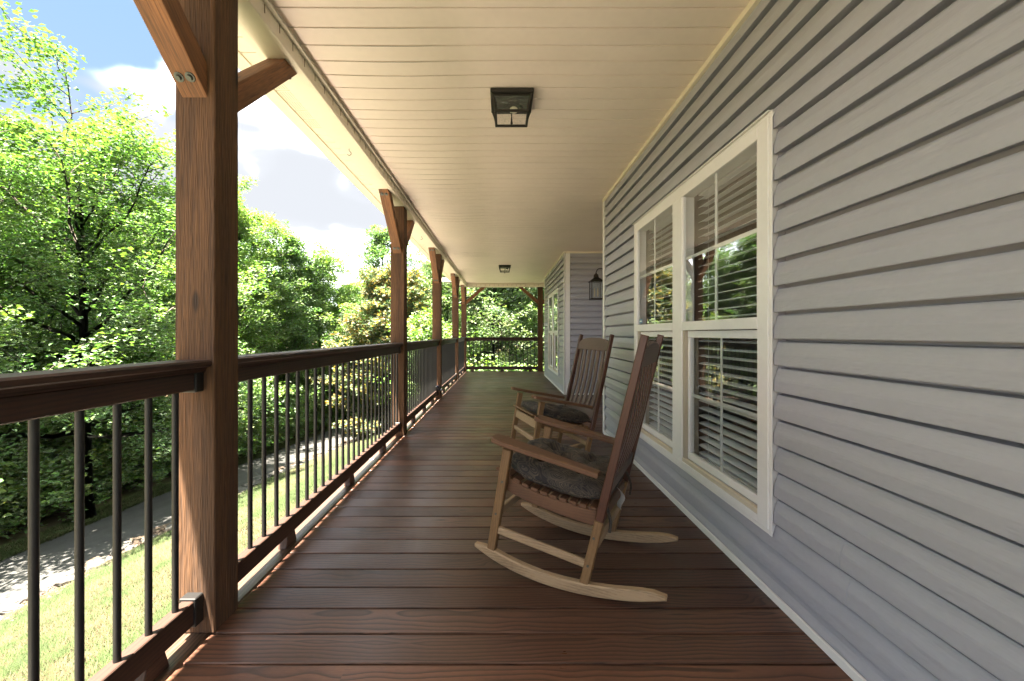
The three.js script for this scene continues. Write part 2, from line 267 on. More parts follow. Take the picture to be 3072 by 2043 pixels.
// flat fieldstones laid along the edge of the driveway, and the rubble behind them
{
  const shapes = Array.from({ length: 6 }, (_, k) => {
    const g = new THREE.DodecahedronGeometry(0.5, 1), p = g.attributes.position, v = V(), seed = 300 + k * 7;
    for (let i = 0; i < p.count; i++) { v.fromBufferAttribute(p, i); const s = 0.86 + 0.5 * (noise(v.x * 3.1 + 9, v.z * 3.1 + v.y * 2 + 7, seed) - 0.5); v.multiplyScalar(s); v.y = clamp(v.y, -0.24, 0.26 + 0.05 * noise(v.x * 4, v.z * 4, seed + 1)); p.setXYZ(i, v.x, v.y, v.z); }
    return grain(g, AX, 1.5, 1.5, k * 0.37, k * 0.21);
  });
  const border = new THREE.Group(); border.name = numbered('stone_border'); scene.add(border); tag(border, null, null, null, 'structure');
  border.position.set(edgeIn(12), Y_IN, -12);
  const r = rng(77); let d = 3.2;
  while (d < 27) {
    const L = (0.3 + 0.45 * r() * r()) * (d > 14 ? 0.8 : 1), sl = edgeIn(d + L) - edgeIn(d), m = mesh('stone', shapes[Math.floor(r() * 6)], r() > 0.35 ? M.stone : M.stoneRed, border), x = edgeIn(d + L / 2) + 0.10 + 0.1 * (r() - 0.5);
    m.scale.set(L * 1.12, 0.26 + 0.16 * r(), 0.26 + 0.2 * r()); m.rotation.set((r() - 0.5) * 0.24, Math.PI / 2 + Math.atan2(-sl, -L) + Math.PI / 2 + (r() - 0.5) * 0.4, (r() - 0.5) * 0.22); m.rotation.y = Math.atan2(L, sl) + (r() - 0.5) * 0.35;
    m.position.set(x, Y_IN + 0.05, -(d + L / 2)).sub(border.position);
    if (r() > 0.4) { const m2 = mesh('stone', shapes[Math.floor(r() * 6)], M.stone, border), s = 0.2 + 0.22 * r(); m2.scale.set(s * 1.4, s * 0.5, s); m2.rotation.set((r() - 0.5) * 0.5, r() * 6, (r() - 0.5) * 0.5); const x2 = x + 0.25 + 0.12 * r(), d2 = d + r() * L; m2.position.set(x2, groundY(x2, d2) + 0.03, -d2).sub(border.position); }
    d += L * (0.92 + 0.1 * r()) + (r() > 0.85 ? 0.12 : 0);
  }
  const n = 5200, peb = new THREE.InstancedMesh(shapes[2], std({ map: stoneMap, roughness: 0.95 }), n), q = new THREE.Object3D(), c = new THREE.Color();
  for (let i = 0; i < n; i++) { const dd = 3 + 23 * r(), w = Math.pow(r(), 1.3) * (0.75 + 0.35 * fbm(dd * 0.8, 3, 251, 2)), x = edgeIn(dd) + 0.16 + w, s = 0.022 + 0.075 * r() * r(); q.position.set(x, groundY(x, dd) + s * 0.12, -dd); q.rotation.set(r() * 6, r() * 6, r() * 6); q.scale.set(s * 1.5, s * 0.8, s * 1.1); q.updateMatrix(); peb.setMatrixAt(i, q.matrix); const k = 0.42 + 0.4 * r(); peb.setColorAt(i, c.setRGB(k * 1.1, k * (0.78 + 0.22 * r()), k * (0.62 + 0.25 * r()))); }
  peb.name = numbered('gravel'); scene.add(peb); tag(peb, 'reddish stone rubble and gravel behind the driveway edging', 'gravel', null, 'stuff');
}
// the concrete walk along the foot of the porch
{
  const g = sheet(range(-2.6, -1.22, 0.23), range(-7, 13.4, 0.4), (x, d) => groundY(x, d) + 0.045), uv = g.attributes.uv; for (let i = 0; i < uv.count; i++) uv.setXY(i, uv.getX(i) * 0.4, uv.getY(i) * 0.4);
  tag(mesh('concrete_walk', g, std({ map: stoneMap, color: rgb(2.5, 2.4, 2.3), roughness: 0.95 })), null, null, null, 'structure');
}
// turf: short blades in tufts
{
  const bl = [], r = rng(15);
  for (let k = 0; k < 7; k++) { const a = r() * 6.28, x = (r() - 0.5) * 0.06, z = (r() - 0.5) * 0.06, h = 0.028 + 0.035 * r(), w = 0.0035, lx = Math.cos(a) * h * 0.8, lz = Math.sin(a) * h * 0.8, px = -Math.sin(a) * w, pz = Math.cos(a) * w; bl.push(x - px, 0, z - pz, x + px, 0, z + pz, x + lx, h, z + lz); }
  const g = new THREE.BufferGeometry(); g.setAttribute('position', new THREE.Float32BufferAttribute(bl, 3)); g.computeVertexNormals();
  const n = 150000, im = new THREE.InstancedMesh(g, std({ color: rgb(1, 1, 1), roughness: 0.8, side: THREE.DoubleSide }), n), q = new THREE.Object3D(), c = new THREE.Color(); let i = 0;
  while (i < n) {
    const d = 1.2 + 24 * Math.pow(r(), 1.25), xi = edgeIn(d), x = xi - 3.6 + r() * (-2.62 - xi + 3.6); let s = 0.8 + 0.5 * r(), t = dry(x, d);
    if (x < xi + 0.5 + 0.4 * noise(d * 1.3, 1, 252)) { const out = edgeOut(d) - x; if (out < -0.05 || r() > 0.5) continue; s *= 1.6; t = 0.35; }
    if (t > 0.5 && r() > 0.7) continue;
    q.position.set(x, groundY(x, d) - 0.002, -d); q.rotation.set(0, r() * 6.28, 0); q.scale.set(s * (1 + d * 0.03), s, s * (1 + d * 0.03)); q.updateMatrix(); im.setMatrixAt(i, q.matrix);
    const v = 0.7 + 0.6 * r(), straw = r() < t * 0.72; c.setRGB((straw ? 0.074 : 0.032) * v, (straw ? 0.060 : 0.052) * v, (straw ? 0.024 : 0.007) * v); im.setColorAt(i++, c);
  }
  im.name = numbered('grass'); scene.add(im); tag(im, 'short sunlit lawn grass with dry straw patches', 'grass', null, 'stuff');
}
console.log('ground');

// ------------------------------------------------------------------ porch floor
const WALL = 1.08, CEIL = EYE + 1.42, BEAM = EYE + 1.313, EAVE = EYE + 1.526, PITCH = 0.1415, D_FAR = 12.44;
const D_BACK = -1.5, D_CORNER = 4.66, D_RECESS = 7.6, D_END = 11.17, RECESS_X = 1.78;
{
  const floor = new THREE.Group(); floor.name = numbered('porch_floor'); scene.add(floor); tag(floor, null, null, null, 'structure');
  const cache = new Map(), r = rng(5);
  const plankGeo = (len, s, flip) => { const key = len.toFixed(2) + s + flip; if (!cache.has(key)) { const g = cbox(len, 0.03, PITCH - 0.0095, 0.002); g.translate(0, -0.015, 0); cache.set(key, grain(g, AX, (flip ? -1 : 1) / BL, 1 / (BW * NS), s * 0.37 + (flip ? 0.4 : 0), (s + 0.5) / NS)); } return cache.get(key); };
  for (let k = -20; k < 90; k++) {
    const d = PITCH * k + 1.401 + PITCH / 2; if (d > D_FAR - 0.1) break;   // a joint lies 1.386 m ahead of the camera
    const xR = d > D_END ? 4.2 : d > D_CORNER && d < D_RECESS ? RECESS_X : WALL + 0.012, L = xR + 1.022;
    const pick = () => Math.floor(r() * NS), mat = () => M.deck[Math.floor(r() * 4)], dx = (r() - 0.5) * 0.006;
    if (L > 4) { for (const [a, b] of [[-1.022, 1.6], [1.604, 4.2]]) mesh('plank', plankGeo(b - a, pick(), r() > 0.5), mat(), floor).position.set((a + b) / 2, 0, -d); continue; }
    const m = mesh('plank', plankGeo(L, pick(), r() > 0.5), mat(), floor); m.position.set(-1.022 + L / 2 + dx, (r() - 0.5) * 0.0016, -d); m.rotation.y = (r() - 0.5) * 0.0012;
  }
  for (let k = 0; k < 6; k++) { const d0 = D_BACK + k * 2.6, d1 = Math.min(d0 + 2.596, D_FAR + 0.06), g = grain(wbox(-1.19, -1.031, -0.036, -0.001, d0, d1, 0.005), AZ, 1 / BL, 1 / (BW * NS), k * 0.31, (k % NS) / NS); mesh('edge_board', g, M.rim, floor); }
  mesh('edge_board', grain(wbox(-1.028, 4.2, -0.036, -0.001, D_FAR - 0.09, D_FAR + 0.06, 0.005), AX, 1 / BL, 1 / (BW * NS), 0.2, 3 / NS), M.rim, floor);
  mesh('rim_joist', wb(AZ, -1.17, -1.13, -0.30, -0.037, D_BACK, D_FAR + 0.05), M.post, floor);
  mesh('rim_joist', wb(AX, -1.129, 4.2, -0.30, -0.037, D_FAR, D_FAR + 0.05), M.post, floor);
  for (let k = 0; k < 4; k++) { const x = -0.75 + k * 0.52; mesh('joist', wb(AZ, x, x + 0.04, -0.27, -0.034, D_BACK, D_FAR - 0.01), M.post, floor); }
  for (const d of [1.6, 4.6, 7.3, 10.1, 12.3]) mesh('support_post', wb(AY, -1.12, -0.98, -1.75, -0.301, d, d + 0.14), M.post, floor);
}

// ------------------------------------------------------------------ ceiling, beam, eave
const POSTS = [1.542, 4.52, 7.2, 10.05, 12.3], PW = 0.14, PX0 = -1.148, PX1 = -1.008, SOFFIT = 0.1239;
const mitre = (d) => lerp(WALL, -1.0, clamp((d - D_END) / (12.27 - D_END), 0, 1));
{
  const ceil = new THREE.Group(); ceil.name = numbered('porch_ceiling'); scene.add(ceil); tag(ceil, null, null, null, 'structure');
  // vinyl panels hang a little loose between their fixings
  const sag = (x, d) => { const e = Math.min(1, (x + 1.0) * 6) * Math.min(1, Math.max(0, WALL - x) * 6); return Math.max(0, e) * (0.011 * Math.exp(-(((x + 0.55) / 0.3) ** 2)) * (0.35 + 0.9 * noise(d * 1.6, 2, 261)) + 0.007 * (noise(x * 1.7 + 3, d * 1.1, 262) - 0.4)) * (d < 10.8 ? 1 : 0.3); };
  const prof = [[0, 0], [0.1145, 0], [0.1150, 0.013], [0.1230, 0.013], [0.1237, 0]];
  const panel = (x0, x1at, d0, n) => {
    const pos = [], uv = [], idx = [];
    prof.forEach(([pd, ph]) => { const d = d0 + pd, x1 = x1at(d); for (let i = 0; i <= n; i++) { const x = lerp(x0, x1, i / n); pos.push(x, CEIL + ph - sag(x, d0 + 0.06), -d); uv.push(x * 0.7, d * 0.7); } });
    for (let j = 0; j < prof.length - 1; j++) for (let i = 0; i < n; i++) { const a = j * (n + 1) + i, b = a + n + 1; idx.push(a, a + 1, b, a + 1, b + 1, b); }
    const g = new THREE.BufferGeometry(); g.setAttribute('position', new THREE.Float32BufferAttribute(pos, 3)); g.setAttribute('uv', new THREE.Float32BufferAttribute(uv, 2)); g.setIndex(idx);
    const q = g.toNonIndexed(); q.computeVertexNormals(); return q;
  };
  for (let k = -27; ; k++) {
    const d0 = 1.9055 + 0.012 + k * SOFFIT; if (d0 > 12.2) break;
    const rec = d0 > D_CORNER && d0 < D_RECESS - 0.05;
    mesh('panel', panel(-0.996, d0 < D_END - 0.06 ? () => (rec ? RECESS_X + 0.01 : WALL + 0.02) : mitre, d0, d0 < D_END ? 12 : 6), M.ceiling, ceil);
  }
  for (let x = -0.9; x < 4.1; x += SOFFIT) {   // beyond the mitre the panels turn with the porch
    const dm = (q) => (q < WALL ? lerp(D_END, 12.27, (WALL - q) / (WALL + 1.0)) : D_END - 0.02) + 0.012, pos = [], idx = [];
    prof.forEach(([px, ph]) => { pos.push(x + px, CEIL + ph - 0.001, -dm(x + px), x + px, CEIL + ph - 0.001, -12.29); });
    for (let j = 0; j < 4; j++) { const a = j * 2; idx.push(a, a + 2, a + 1, a + 2, a + 3, a + 1); }
    const g = new THREE.BufferGeometry(); g.setAttribute('position', new THREE.Float32BufferAttribute(pos, 3)); g.setIndex(idx); mesh('panel', grain(g, AZ, 0.7, 0.7), M.ceiling, ceil);
  }
  mesh('wall_trim', wb(AZ, WALL - 0.022, WALL + 0.01, CEIL - 0.028, CEIL + 0.004, D_BACK, D_CORNER - 0.002), M.cream, ceil);
  mesh('wall_trim', wb(AZ, WALL - 0.022, WALL + 0.01, CEIL - 0.028, CEIL + 0.004, D_RECESS, D_END), M.cream, ceil);
  mesh('wall_trim', wb(AX, WALL + 0.011, RECESS_X, CEIL - 0.028, CEIL + 0.004, D_RECESS - 0.024, D_RECESS - 0.003), M.cream, ceil);
  mesh('roof_deck', wb(AX, -1.50, 6.5, CEIL + 0.22, CEIL + 0.30, D_BACK - 0.3, 13.2), M.shingle, ceil);
}
{
  const t = thing('porch_eave', 'cream wrapped porch beam with vented soffit and gutter fascia above the railing', 'eave');
  const d0 = D_BACK, dB = 12.27, d1 = 12.42, H1 = CEIL + 0.2;
  mesh('beam', grain(wbox(-1.150, -0.998, BEAM, H1, d0, d1, 0.003), AZ, 0.7, 0.7), M.cream, t);
  mesh('beam', grain(wbox(-0.9975, 4.2, BEAM, H1, dB, d1, 0.003), AX, 0.7, 0.7), M.cream, t);
  mesh('beam_trim', wb(AZ, -0.997, -0.975, CEIL - 0.034, CEIL - 0.0305, d0, dB - 0.001), M.cream, t);
  mesh('beam_trim', wb(AZ, -0.997, -0.990, CEIL - 0.030, CEIL + 0.006, d0, dB - 0.001), M.cream, t);
  mesh('beam_trim', wb(AX, -0.974, 4.2, CEIL - 0.034, CEIL - 0.028, dB - 0.022, dB - 0.001), M.cream, t);
  const notches = [];   // the notches in the trim, one to a panel
  for (let k = -27; ; k++) { const d = 1.9055 + 0.06 + k * SOFFIT; if (d > 12.2) break; notches.push(wbox(-0.9965, -0.9955, CEIL - 0.075, CEIL - 0.036, d, d + 0.006, 0.0003)); }
  for (let x = -0.9 + 0.05; x < 1.7; x += SOFFIT) notches.push(wbox(x, x + 0.006, CEIL - 0.075, CEIL - 0.036, dB - 0.0016, dB - 0.0005, 0.0003));
  mesh('trim_notches', flat(notches), std({ color: rgb(0.2, 0.15, 0.09), roughness: 0.9 }), t).userData.kind = 'stuff';
  const pg = [wbox(-1.425, -1.1505, EAVE, EAVE + 0.006, 0, SOFFIT - 0.006, 0.001)].map((g) => grain(g, AX, 0.7, 0.7))[0];
  const holes = []; for (let i = 0; i < 16; i++) for (let j = 0; j < 8; j++) holes.push(new THREE.CircleGeometry(0.0028, 5).rotateX(Math.PI / 2).translate(-1.40 + i * 0.0155, EAVE - 0.0008, -(0.016 + j * 0.0118)));
  const hg = flat(holes), hm = std({ color: rgb(0.10, 0.08, 0.055), roughness: 1 });
  for (let k = 0; k < 113; k++) { const d = D_BACK - 0.2 + k * SOFFIT; const m = mesh('soffit_panel', pg, M.cream, t); m.position.set(0, 0, -d); if (d > 2.6 && d < 3.2 || (d > 7.4 && d < 8)) { const h = mesh('vent_holes', hg, hm, m); h.userData.kind = 'stuff'; } }
  mesh('soffit_backing', wb(AZ, -1.43, -1.149, EAVE + 0.012, EAVE + 0.03, d0, 12.5), M.shingle, t);
  const prof = [[-1.418, EAVE - 0.012], [-1.44, EAVE - 0.016], [-1.50, EAVE - 0.016], [-1.527, EAVE + 0.012], [-1.535, EAVE + 0.10], [-1.418, EAVE + 0.10]];
  const fg = prism(prof, 14.4); fg.translate(0, 0, -12.6); mesh('fascia', grain(fg, AZ, 0.7, 0.7), M.cream, t);
  const fe = prism(prof.map(([a, b]) => [a + 1.418, b]), 6); fe.rotateY(-Math.PI / 2); fe.translate(4.2, 0, -12.72); mesh('fascia', grain(fe, AX, 0.7, 0.7), M.cream, t);
  mesh('soffit_panel', wb(AX, -1.42, 4.2, EAVE + 0.001, EAVE + 0.007, d1 + 0.001, 12.73), M.cream, t);
  rebase(t, -1.07, BEAM, -4.6);
}
console.log('ceiling');
// screw hooks left in the beam
for (const [d, x, label] of [[3.117, -1.085, 'small bare screw hook in the beam between the first two posts'], [5.9, -1.085, 'small bare screw hook in the beam past the second post']]) {
  const c = new THREE.CatmullRomCurve3([V(0, 0.004, 0), V(0, -0.016, 0), V(0.012, -0.026, 0), V(0.012, -0.042, 0), V(-0.002, -0.048, 0), V(-0.012, -0.040, 0)]);
  const h = tag(mesh('screw_hook', new THREE.TubeGeometry(c, 16, 0.0022, 6), M.steel), label, 'hook', 'hooks in the porch beam'); h.position.set(x, BEAM, -d);
}

// ------------------------------------------------------------------ posts, braces
const boltHead = (() => { const a = new THREE.CylinderGeometry(0.0155, 0.0165, 0.004, 16).translate(0, 0.002, 0), b = new THREE.CylinderGeometry(0.009, 0.010, 0.009, 8).translate(0, 0.0085, 0); return flat([a, b]); })();
function braceOf(post, side, axis, at, off) {   // at: face of the post, off: centre of the post on the other axis; side -1 towards the camera or to the left
  const run = 0.54, low = EYE + 0.829, w = 0.088, up = 0.126;
  const pts = [[0, low], [0, low + up - 0.005], [run - up, BEAM - 0.001], [run, BEAM - 0.001]];
  const g = prism(pts, w, 0.003), face = V(run, BEAM - low, 0).normalize();
  const gg = grain(g, face, 0.4, 1 / 0.6, side * 0.2 + at, 0.13);
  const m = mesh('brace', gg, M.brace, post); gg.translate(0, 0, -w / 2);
  if (axis === 'z') { m.rotation.y = side < 0 ? -Math.PI / 2 : Math.PI / 2; m.position.set(off, 0, -at); } else { m.rotation.y = side < 0 ? Math.PI : 0; m.position.set(at, 0, -off); }
  const nrm = V(face.y, -face.x, 0);
  for (const k of [0.09, 0.93]) for (const s of [-0.019, 0.019]) {
    const b = mesh('bolt', boltHead, M.steel, m); b.position.copy(V(0, low, s)).addScaledVector(face, Math.hypot(run, BEAM - low) * k).addScaledVector(nrm, -0.0005); b.quaternion.setFromUnitVectors(AY, nrm);
  }
}
const ORD = ['nearest', 'second', 'third', 'fourth'];
POSTS.forEach((d, i) => {
  const t = thing('porch_post', i < 4 ? `dark stained square timber porch post, ${ORD[i]} to the viewer along the railing` : 'dark stained timber post at the far left corner of the porch', 'post', 0, 0, 0, 'porch posts');
  const g = grain(wbox(PX0, PX1, 0.0005, BEAM - 0.0005, d, d + PW, 0.004), AY, 0.4, 1 / 0.6, i * 0.27, i * 0.19);
  mesh('shaft', g, M.post, t);
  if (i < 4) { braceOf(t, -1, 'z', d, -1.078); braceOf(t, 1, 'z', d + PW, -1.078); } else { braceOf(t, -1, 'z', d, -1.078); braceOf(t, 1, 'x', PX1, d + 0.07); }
  rebase(t, -1.078, 0, -d - PW / 2);
});
{
  const t = thing('porch_post', 'dark stained timber post at the far end right, beside the house corner', 'post', 0, 0, 0, 'porch posts');
  mesh('shaft', grain(wbox(0.996, 1.136, 0.0005, BEAM - 0.0005, 12.3, 12.44, 0.004), AY, 0.4, 1 / 0.6, 0.7, 0.3), M.post, t);
  braceOf(t, -1, 'x', 0.996, 12.37); braceOf(t, 1, 'x', 1.136, 12.37); rebase(t, 1.066, 0, -12.37);
}

// ------------------------------------------------------------------ railings
const RX = -1.074, balGeo = new THREE.CylinderGeometry(0.0098, 0.0098, 0.735, 12).translate(0, 0.4975, 0);
const capProf = [[-0.06, 0.940], [-0.06, 0.954], [-0.056, 0.96], [0.05, 0.96], [0.056, 0.954], [0.056, 0.940], [0.052, 0.937], [0.042, 0.935], [0.036, 0.926], [0.034, 0.918], [-0.038, 0.918], [-0.042, 0.926], [-0.048, 0.935], [-0.056, 0.937]];
function railing(label, len, bal, blocks, place) {   // built along +z from 0 to len, then placed
  const t = thing('porch_railing', label, 'railing', 0, 0, 0, 'porch railings');
  const cap = prism(capProf, len - 0.001); mesh('cap_rail', grain(cap, AZ, 0.5, 1 / 0.35, len * 0.37, 0.1), M.rail, t);
  const bar = (name, y0, y1, z0, z1, x0, x1, m) => { const g = cbox(x1 - x0, y1 - y0, z1 - z0, 0.003); g.translate((x0 + x1) / 2, (y0 + y1) / 2, (z0 + z1) / 2); return mesh(name, grain(g, AZ, 0.5, 1 / 0.35, len * 0.61 + y0, y0 * 3), m, t); };
  bar('top_rail', 0.858, 0.9175, 0.002, len - 0.002, -0.023, 0.023, M.rail); bar('bottom_rail', 0.055, 0.138, 0.002, len - 0.002, -0.021, 0.021, M.rail);
  for (const z of [0.0015, len - 0.0425]) { bar('bracket', 0.048, 0.147, z, z + 0.041, -0.029, 0.029, M.black); bar('bracket', 0.850, 0.9168, z, z + 0.041, -0.030, 0.030, M.black); }
  for (const z of bal) mesh('baluster', balGeo, M.black, t).position.z = z;
  for (const z of blocks) { const g = prism([[-0.055, 0.0005], [0.055, 0.0005], [0.038, 0.0545], [-0.038, 0.0545]], 0.04, 0.002); g.rotateY(Math.PI / 2); g.translate(-0.02, 0, z); mesh('support_block', grain(g, AZ, 0.5, 2.5, z, 0.4), M.rail, t); }
  place(t); return t;
}
function bays(d0, d1, first, step, last) { const o = []; for (let d = first; d < last; d += step) if (d > d0 + 0.03 && d < d1 - 0.02) o.push(d1 - d); return o; }
const along = (d1) => (t) => t.position.set(RX, 0, -d1);
const SEC = [[-1.45, 1.542, 1.4446 - 0.109 * 26, [1.34, 0.47, -0.4, -1.2]], [1.682, 4.52, 1.765, [2.2, 3.09, 3.95]], [4.66, 7.2, 4.75, [5.3, 6.05, 6.75]], [7.34, 10.05, 7.43, [8.05, 8.75, 9.4]], [10.19, 12.3, 10.28, [10.8, 11.5]]];
SEC.forEach(([d0, d1, f, blk], i) => railing(['porch railing section nearest the viewer, running out of the left edge', 'porch railing section between the nearest and second posts', 'porch railing section between the second and third posts', 'porch railing section between the third and fourth posts', 'short porch railing section next to the far left corner post'][i], d1 - d0, bays(d0, d1, f, 0.109, d1), blk.map((d) => d1 - d), along(d1)));
railing('railing across the far end of the porch between two posts', 2.004, Array.from({ length: 19 }, (_, k) => 0.092 + k * 0.1011), [0.17, 1.0, 1.8], (t) => { t.position.set(-1.008, 0, -12.37); t.rotation.y = Math.PI / 2; });
{
  const t = thing('solar_light', 'small black solar deck light at the foot of the third post', 'light', -1.035, 0.139, -7.12);
  mesh('housing', cbox(0.10, 0.05, 0.12, 0.012).rotateZ(-0.35).translate(0, 0.035, 0), M.black, t); mesh('solar_panel', cbox(0.07, 0.004, 0.09, 0.001).rotateZ(-0.35).translate(0.008, 0.063, 0), std({ color: rgb(0.03, 0.04, 0.07), roughness: 0.1, metalness: 0.2 }), t);
  mesh('lens_rim', cbox(0.012, 0.04, 0.11, 0.004).rotateZ(-0.35).translate(0.052, 0.02, 0), std({ color: rgb(0.5, 0.52, 0.55), roughness: 0.2 }), t);
}
console.log('railings');
// ------------------------------------------------------------------ house: siding, corner posts, windows
const COURSE = 0.1039, C0 = 0.0889, SH = 6.65;   // SH: the far window stands this much farther along the wall
const house = thing('house', 'greige vinyl sided house with white twin windows along the right of the porch', 'house');
{
  // dutch-lap vinyl: a flat lower face over a scooped upper one, with a return under the butt edge
  const prof = [[-0.030, 0.018], [0.012, 0.0095], [0.0165, 0.008], [0.0178, 0.011], [0.0160, 0.050], [0.0142, 0.058], [0.0098, 0.068], [0.0058, 0.080], [0.0030, 0.092], [0.0, 0.098], [-0.030, 0.102], [-0.030, 0.123]];
  const course = (len, out = 0, cut = 0, top = 1) => {   // runs from 0 to len along +x, faces +z
    const pos = [], P = prof.map(([p, y]) => [p + out, y]).filter(([, y]) => y <= top);
    for (let i = 0; i < P.length - 1; i++) { const [p0, y0] = P[i], [p1, y1] = P[i + 1], a = [0, y0, p0], b = [len, y0, p0], c = [len, y1, p1], d = [0, y1, p1]; pos.push(...a, ...b, ...c, ...a, ...c, ...d); }
    if (cut) for (const x of [0, len]) for (let i = 0; i < P.length - 1; i++) pos.push(x, P[i][1], 0, x, P[i][1], P[i][0], x, P[i + 1][1], P[i + 1][0], x, P[i][1], 0, x, P[i + 1][1], P[i + 1][0], x, P[i + 1][1], 0);
    const g = new THREE.BufferGeometry(); g.setAttribute('position', new THREE.Float32BufferAttribute(pos, 3)); return grain(g, AX, 1.3, 1.3, out * 100 + len, 0);
  };
  const wall = part('siding', house), r = rng(8), FACE = 1.0895;
  const lay = (k, d0, d1, out = 0) => { const g = course(d1 - d0, out, 1, C0 + COURSE * k + 0.12 > CEIL ? CEIL - C0 - COURSE * k - 0.001 : 1), m = mesh('siding_board', g, M.siding, wall); m.rotation.y = -Math.PI / 2; m.position.set(FACE, C0 + COURSE * k, -d1); m.rotation.z = (r() - 0.5) * 0.0004; };
  const seams = { 1: 1.372, 2: 1.398, 17: 4.12, 18: 4.10, 21: 4.05, 22: 4.03, 5: 0.2, 6: 0.17, 9: -0.4, 10: -0.43, 13: 0.5, 14: 0.47, 19: 0.9, 20: 0.87 };
  const runs = (k, d0, d1) => { const s = seams[k]; if (s > d0 + 0.05 && s < d1 - 0.05) { lay(k, d0, s + 0.02); lay(k, s, d1, 0.0016); } else lay(k, d0, d1); };
  for (let k = -1; k <= 22; k++) {
    const cut = k >= 2 && k <= 16;
    if (cut) { runs(k, D_BACK, 1.738); runs(k, 3.545, D_CORNER - 0.048); } else runs(k, D_BACK, D_CORNER - 0.048);
    if (cut) { lay(k, D_RECESS + 0.048, 1.738 + SH); lay(k, 3.545 + SH, D_END - 0.048); } else lay(k, D_RECESS + 0.048, D_END - 0.048);
    const g = course(RECESS_X - 1.175, 0, 0, C0 + COURSE * k + 0.12 > CEIL ? CEIL - C0 - COURSE * k - 0.001 : 1), m = mesh('siding_board', g, M.siding, wall); m.position.set(1.172, C0 + COURSE * k, -(D_RECESS + 0.003));
  }
  // corner posts and base strips
  const cp = (d0, d1, far) => { mesh('corner_post', grain(flat([wbox(1.066, 1.069, 0.001, CEIL - 0.002, d0, d1, 0.0006), wbox(1.0692, 1.09, 0.001, CEIL - 0.002, d0 + 0.018, d1 - 0.001, 0.001)]), AY), M.white, house); };
  cp(D_CORNER - 0.06, D_CORNER + 0.012); cp(D_RECESS - 0.014, D_RECESS + 0.06); cp(D_END - 0.058, D_END + 0.01);
  mesh('corner_post', wb(AY, 1.0905, 1.168, 0.001, CEIL - 0.03, D_RECESS - 0.014, D_RECESS + 0.002), M.white, house);
  mesh('corner_post', wb(AY, 1.0905, 1.168, 0.001, CEIL - 0.03, D_CORNER - 0.002, D_CORNER + 0.012), M.white, house);
  mesh('inside_corner', wb(AY, RECESS_X - 0.03, RECESS_X, 0.001, CEIL - 0.03, D_RECESS - 0.02, D_RECESS - 0.0165), M.white, house);
  for (const [a, b] of [[D_BACK, D_CORNER - 0.062], [D_RECESS + 0.062, D_END - 0.06]]) { mesh('base_strip', wb(AZ, 1.060, 1.0705, 0.001, 0.034, a, b), M.white, house); mesh('starter_strip', wb(AZ, 1.0842, 1.0935, 0.001, 0.088, a, b), M.siding, house); }
  mesh('base_strip', wb(AX, 1.17, RECESS_X, 0.001, 0.034, D_RECESS - 0.03, D_RECESS - 0.016), M.white, house);
  // the walls behind the siding, with the window openings left free
  const core = (...a) => mesh('wall_core', wbox(...a, 0.001), M.interior, house);
  const opening = (d0, d1, s) => { core(1.1205, 1.20, -0.03, 0.285, d0, d1); core(1.1205, 1.20, 1.905, CEIL + 0.2, d0, d1); core(1.1205, 1.20, 0.2855, 1.9045, d0, 1.762 + s); core(1.1205, 1.20, 0.2855, 1.9045, 3.522 + s, d1); };
  opening(D_BACK, D_CORNER, 0); opening(D_RECESS + 0.002, D_END, SH);
  core(1.2005, RECESS_X + 0.1, -0.03, CEIL + 0.2, D_CORNER - 0.1, D_CORNER - 0.0005); core(1.172, RECESS_X + 0.1, -0.03, CEIL + 0.2, D_RECESS + 0.035, D_RECESS + 0.1);
  mesh('entry_wall', wb(AZ, RECESS_X, RECESS_X + 0.1, 0.0, CEIL + 0.2, D_CORNER, D_RECESS + 0.0025), M.siding, house);
  core(RECESS_X + 0.101, 6, -0.03, CEIL + 0.2, D_CORNER - 0.1, D_CORNER); core(RECESS_X + 0.101, 6, -0.03, CEIL + 0.2, D_RECESS, D_RECESS + 0.1);
  core(6, 6.1, -0.03, CEIL + 0.2, D_BACK - 0.1, D_END + 0.1); core(1.1205, 5.999, -0.03, CEIL + 0.2, D_END + 0.0005, D_END + 0.1); core(1.1205, 5.999, -0.03, CEIL + 0.2, D_BACK - 0.1, D_BACK - 0.0005);
  mesh('room_floor', wbox(1.2005, 5.999, -0.03, -0.001, D_BACK, D_END, 0.001), M.interior, house); mesh('room_ceiling', wbox(1.2005, 5.999, CEIL + 0.05, CEIL + 0.2, D_BACK, D_END, 0.001), M.interior, house);
  mesh('foundation', wbox(1.11, 6.1, -2.2, -0.031, D_BACK - 0.1, D_END + 0.1, 0.001), M.concrete, house);

  for (const s of [0, SH]) {
    const w = part('window', house), f = (name, x0, x1, y0, y1, d0, d1, m = M.white, dir = AY) => mesh(name, wb(dir, x0, x1, y0, y1, d0 + s, d1 + s), m, w);
    tag(w, s ? 'far twin window near the corner post' : 'large near twin window with white blinds');
    for (const [a, b, c] of [[1.733, 1.753, 1.7495], [3.53, 3.55, 3.53]]) mesh('channel', grain(flat([wbox(1.062, 1.0648, 0.25, 1.935, a + s, b + s, 0.0006), wbox(1.065, 1.0925, 0.25, 1.935, c + s, c + s + 0.0035, 0.0006)]), AY), M.white, w);
    f('channel', 1.062, 1.0925, 0.25, 0.268, 1.7535, 3.5295, M.white, AZ); f('channel', 1.062, 1.0925, 1.917, 1.935, 1.7535, 3.5295, M.white, AZ);
    f('frame_stile', 1.0585, 1.135, 0.269, 1.9165, 1.7545, 1.829); f('frame_stile', 1.0585, 1.135, 0.269, 1.9165, 3.47, 3.529);
    f('mullion', 1.058, 1.135, 0.30, 1.858, 2.60, 2.738);
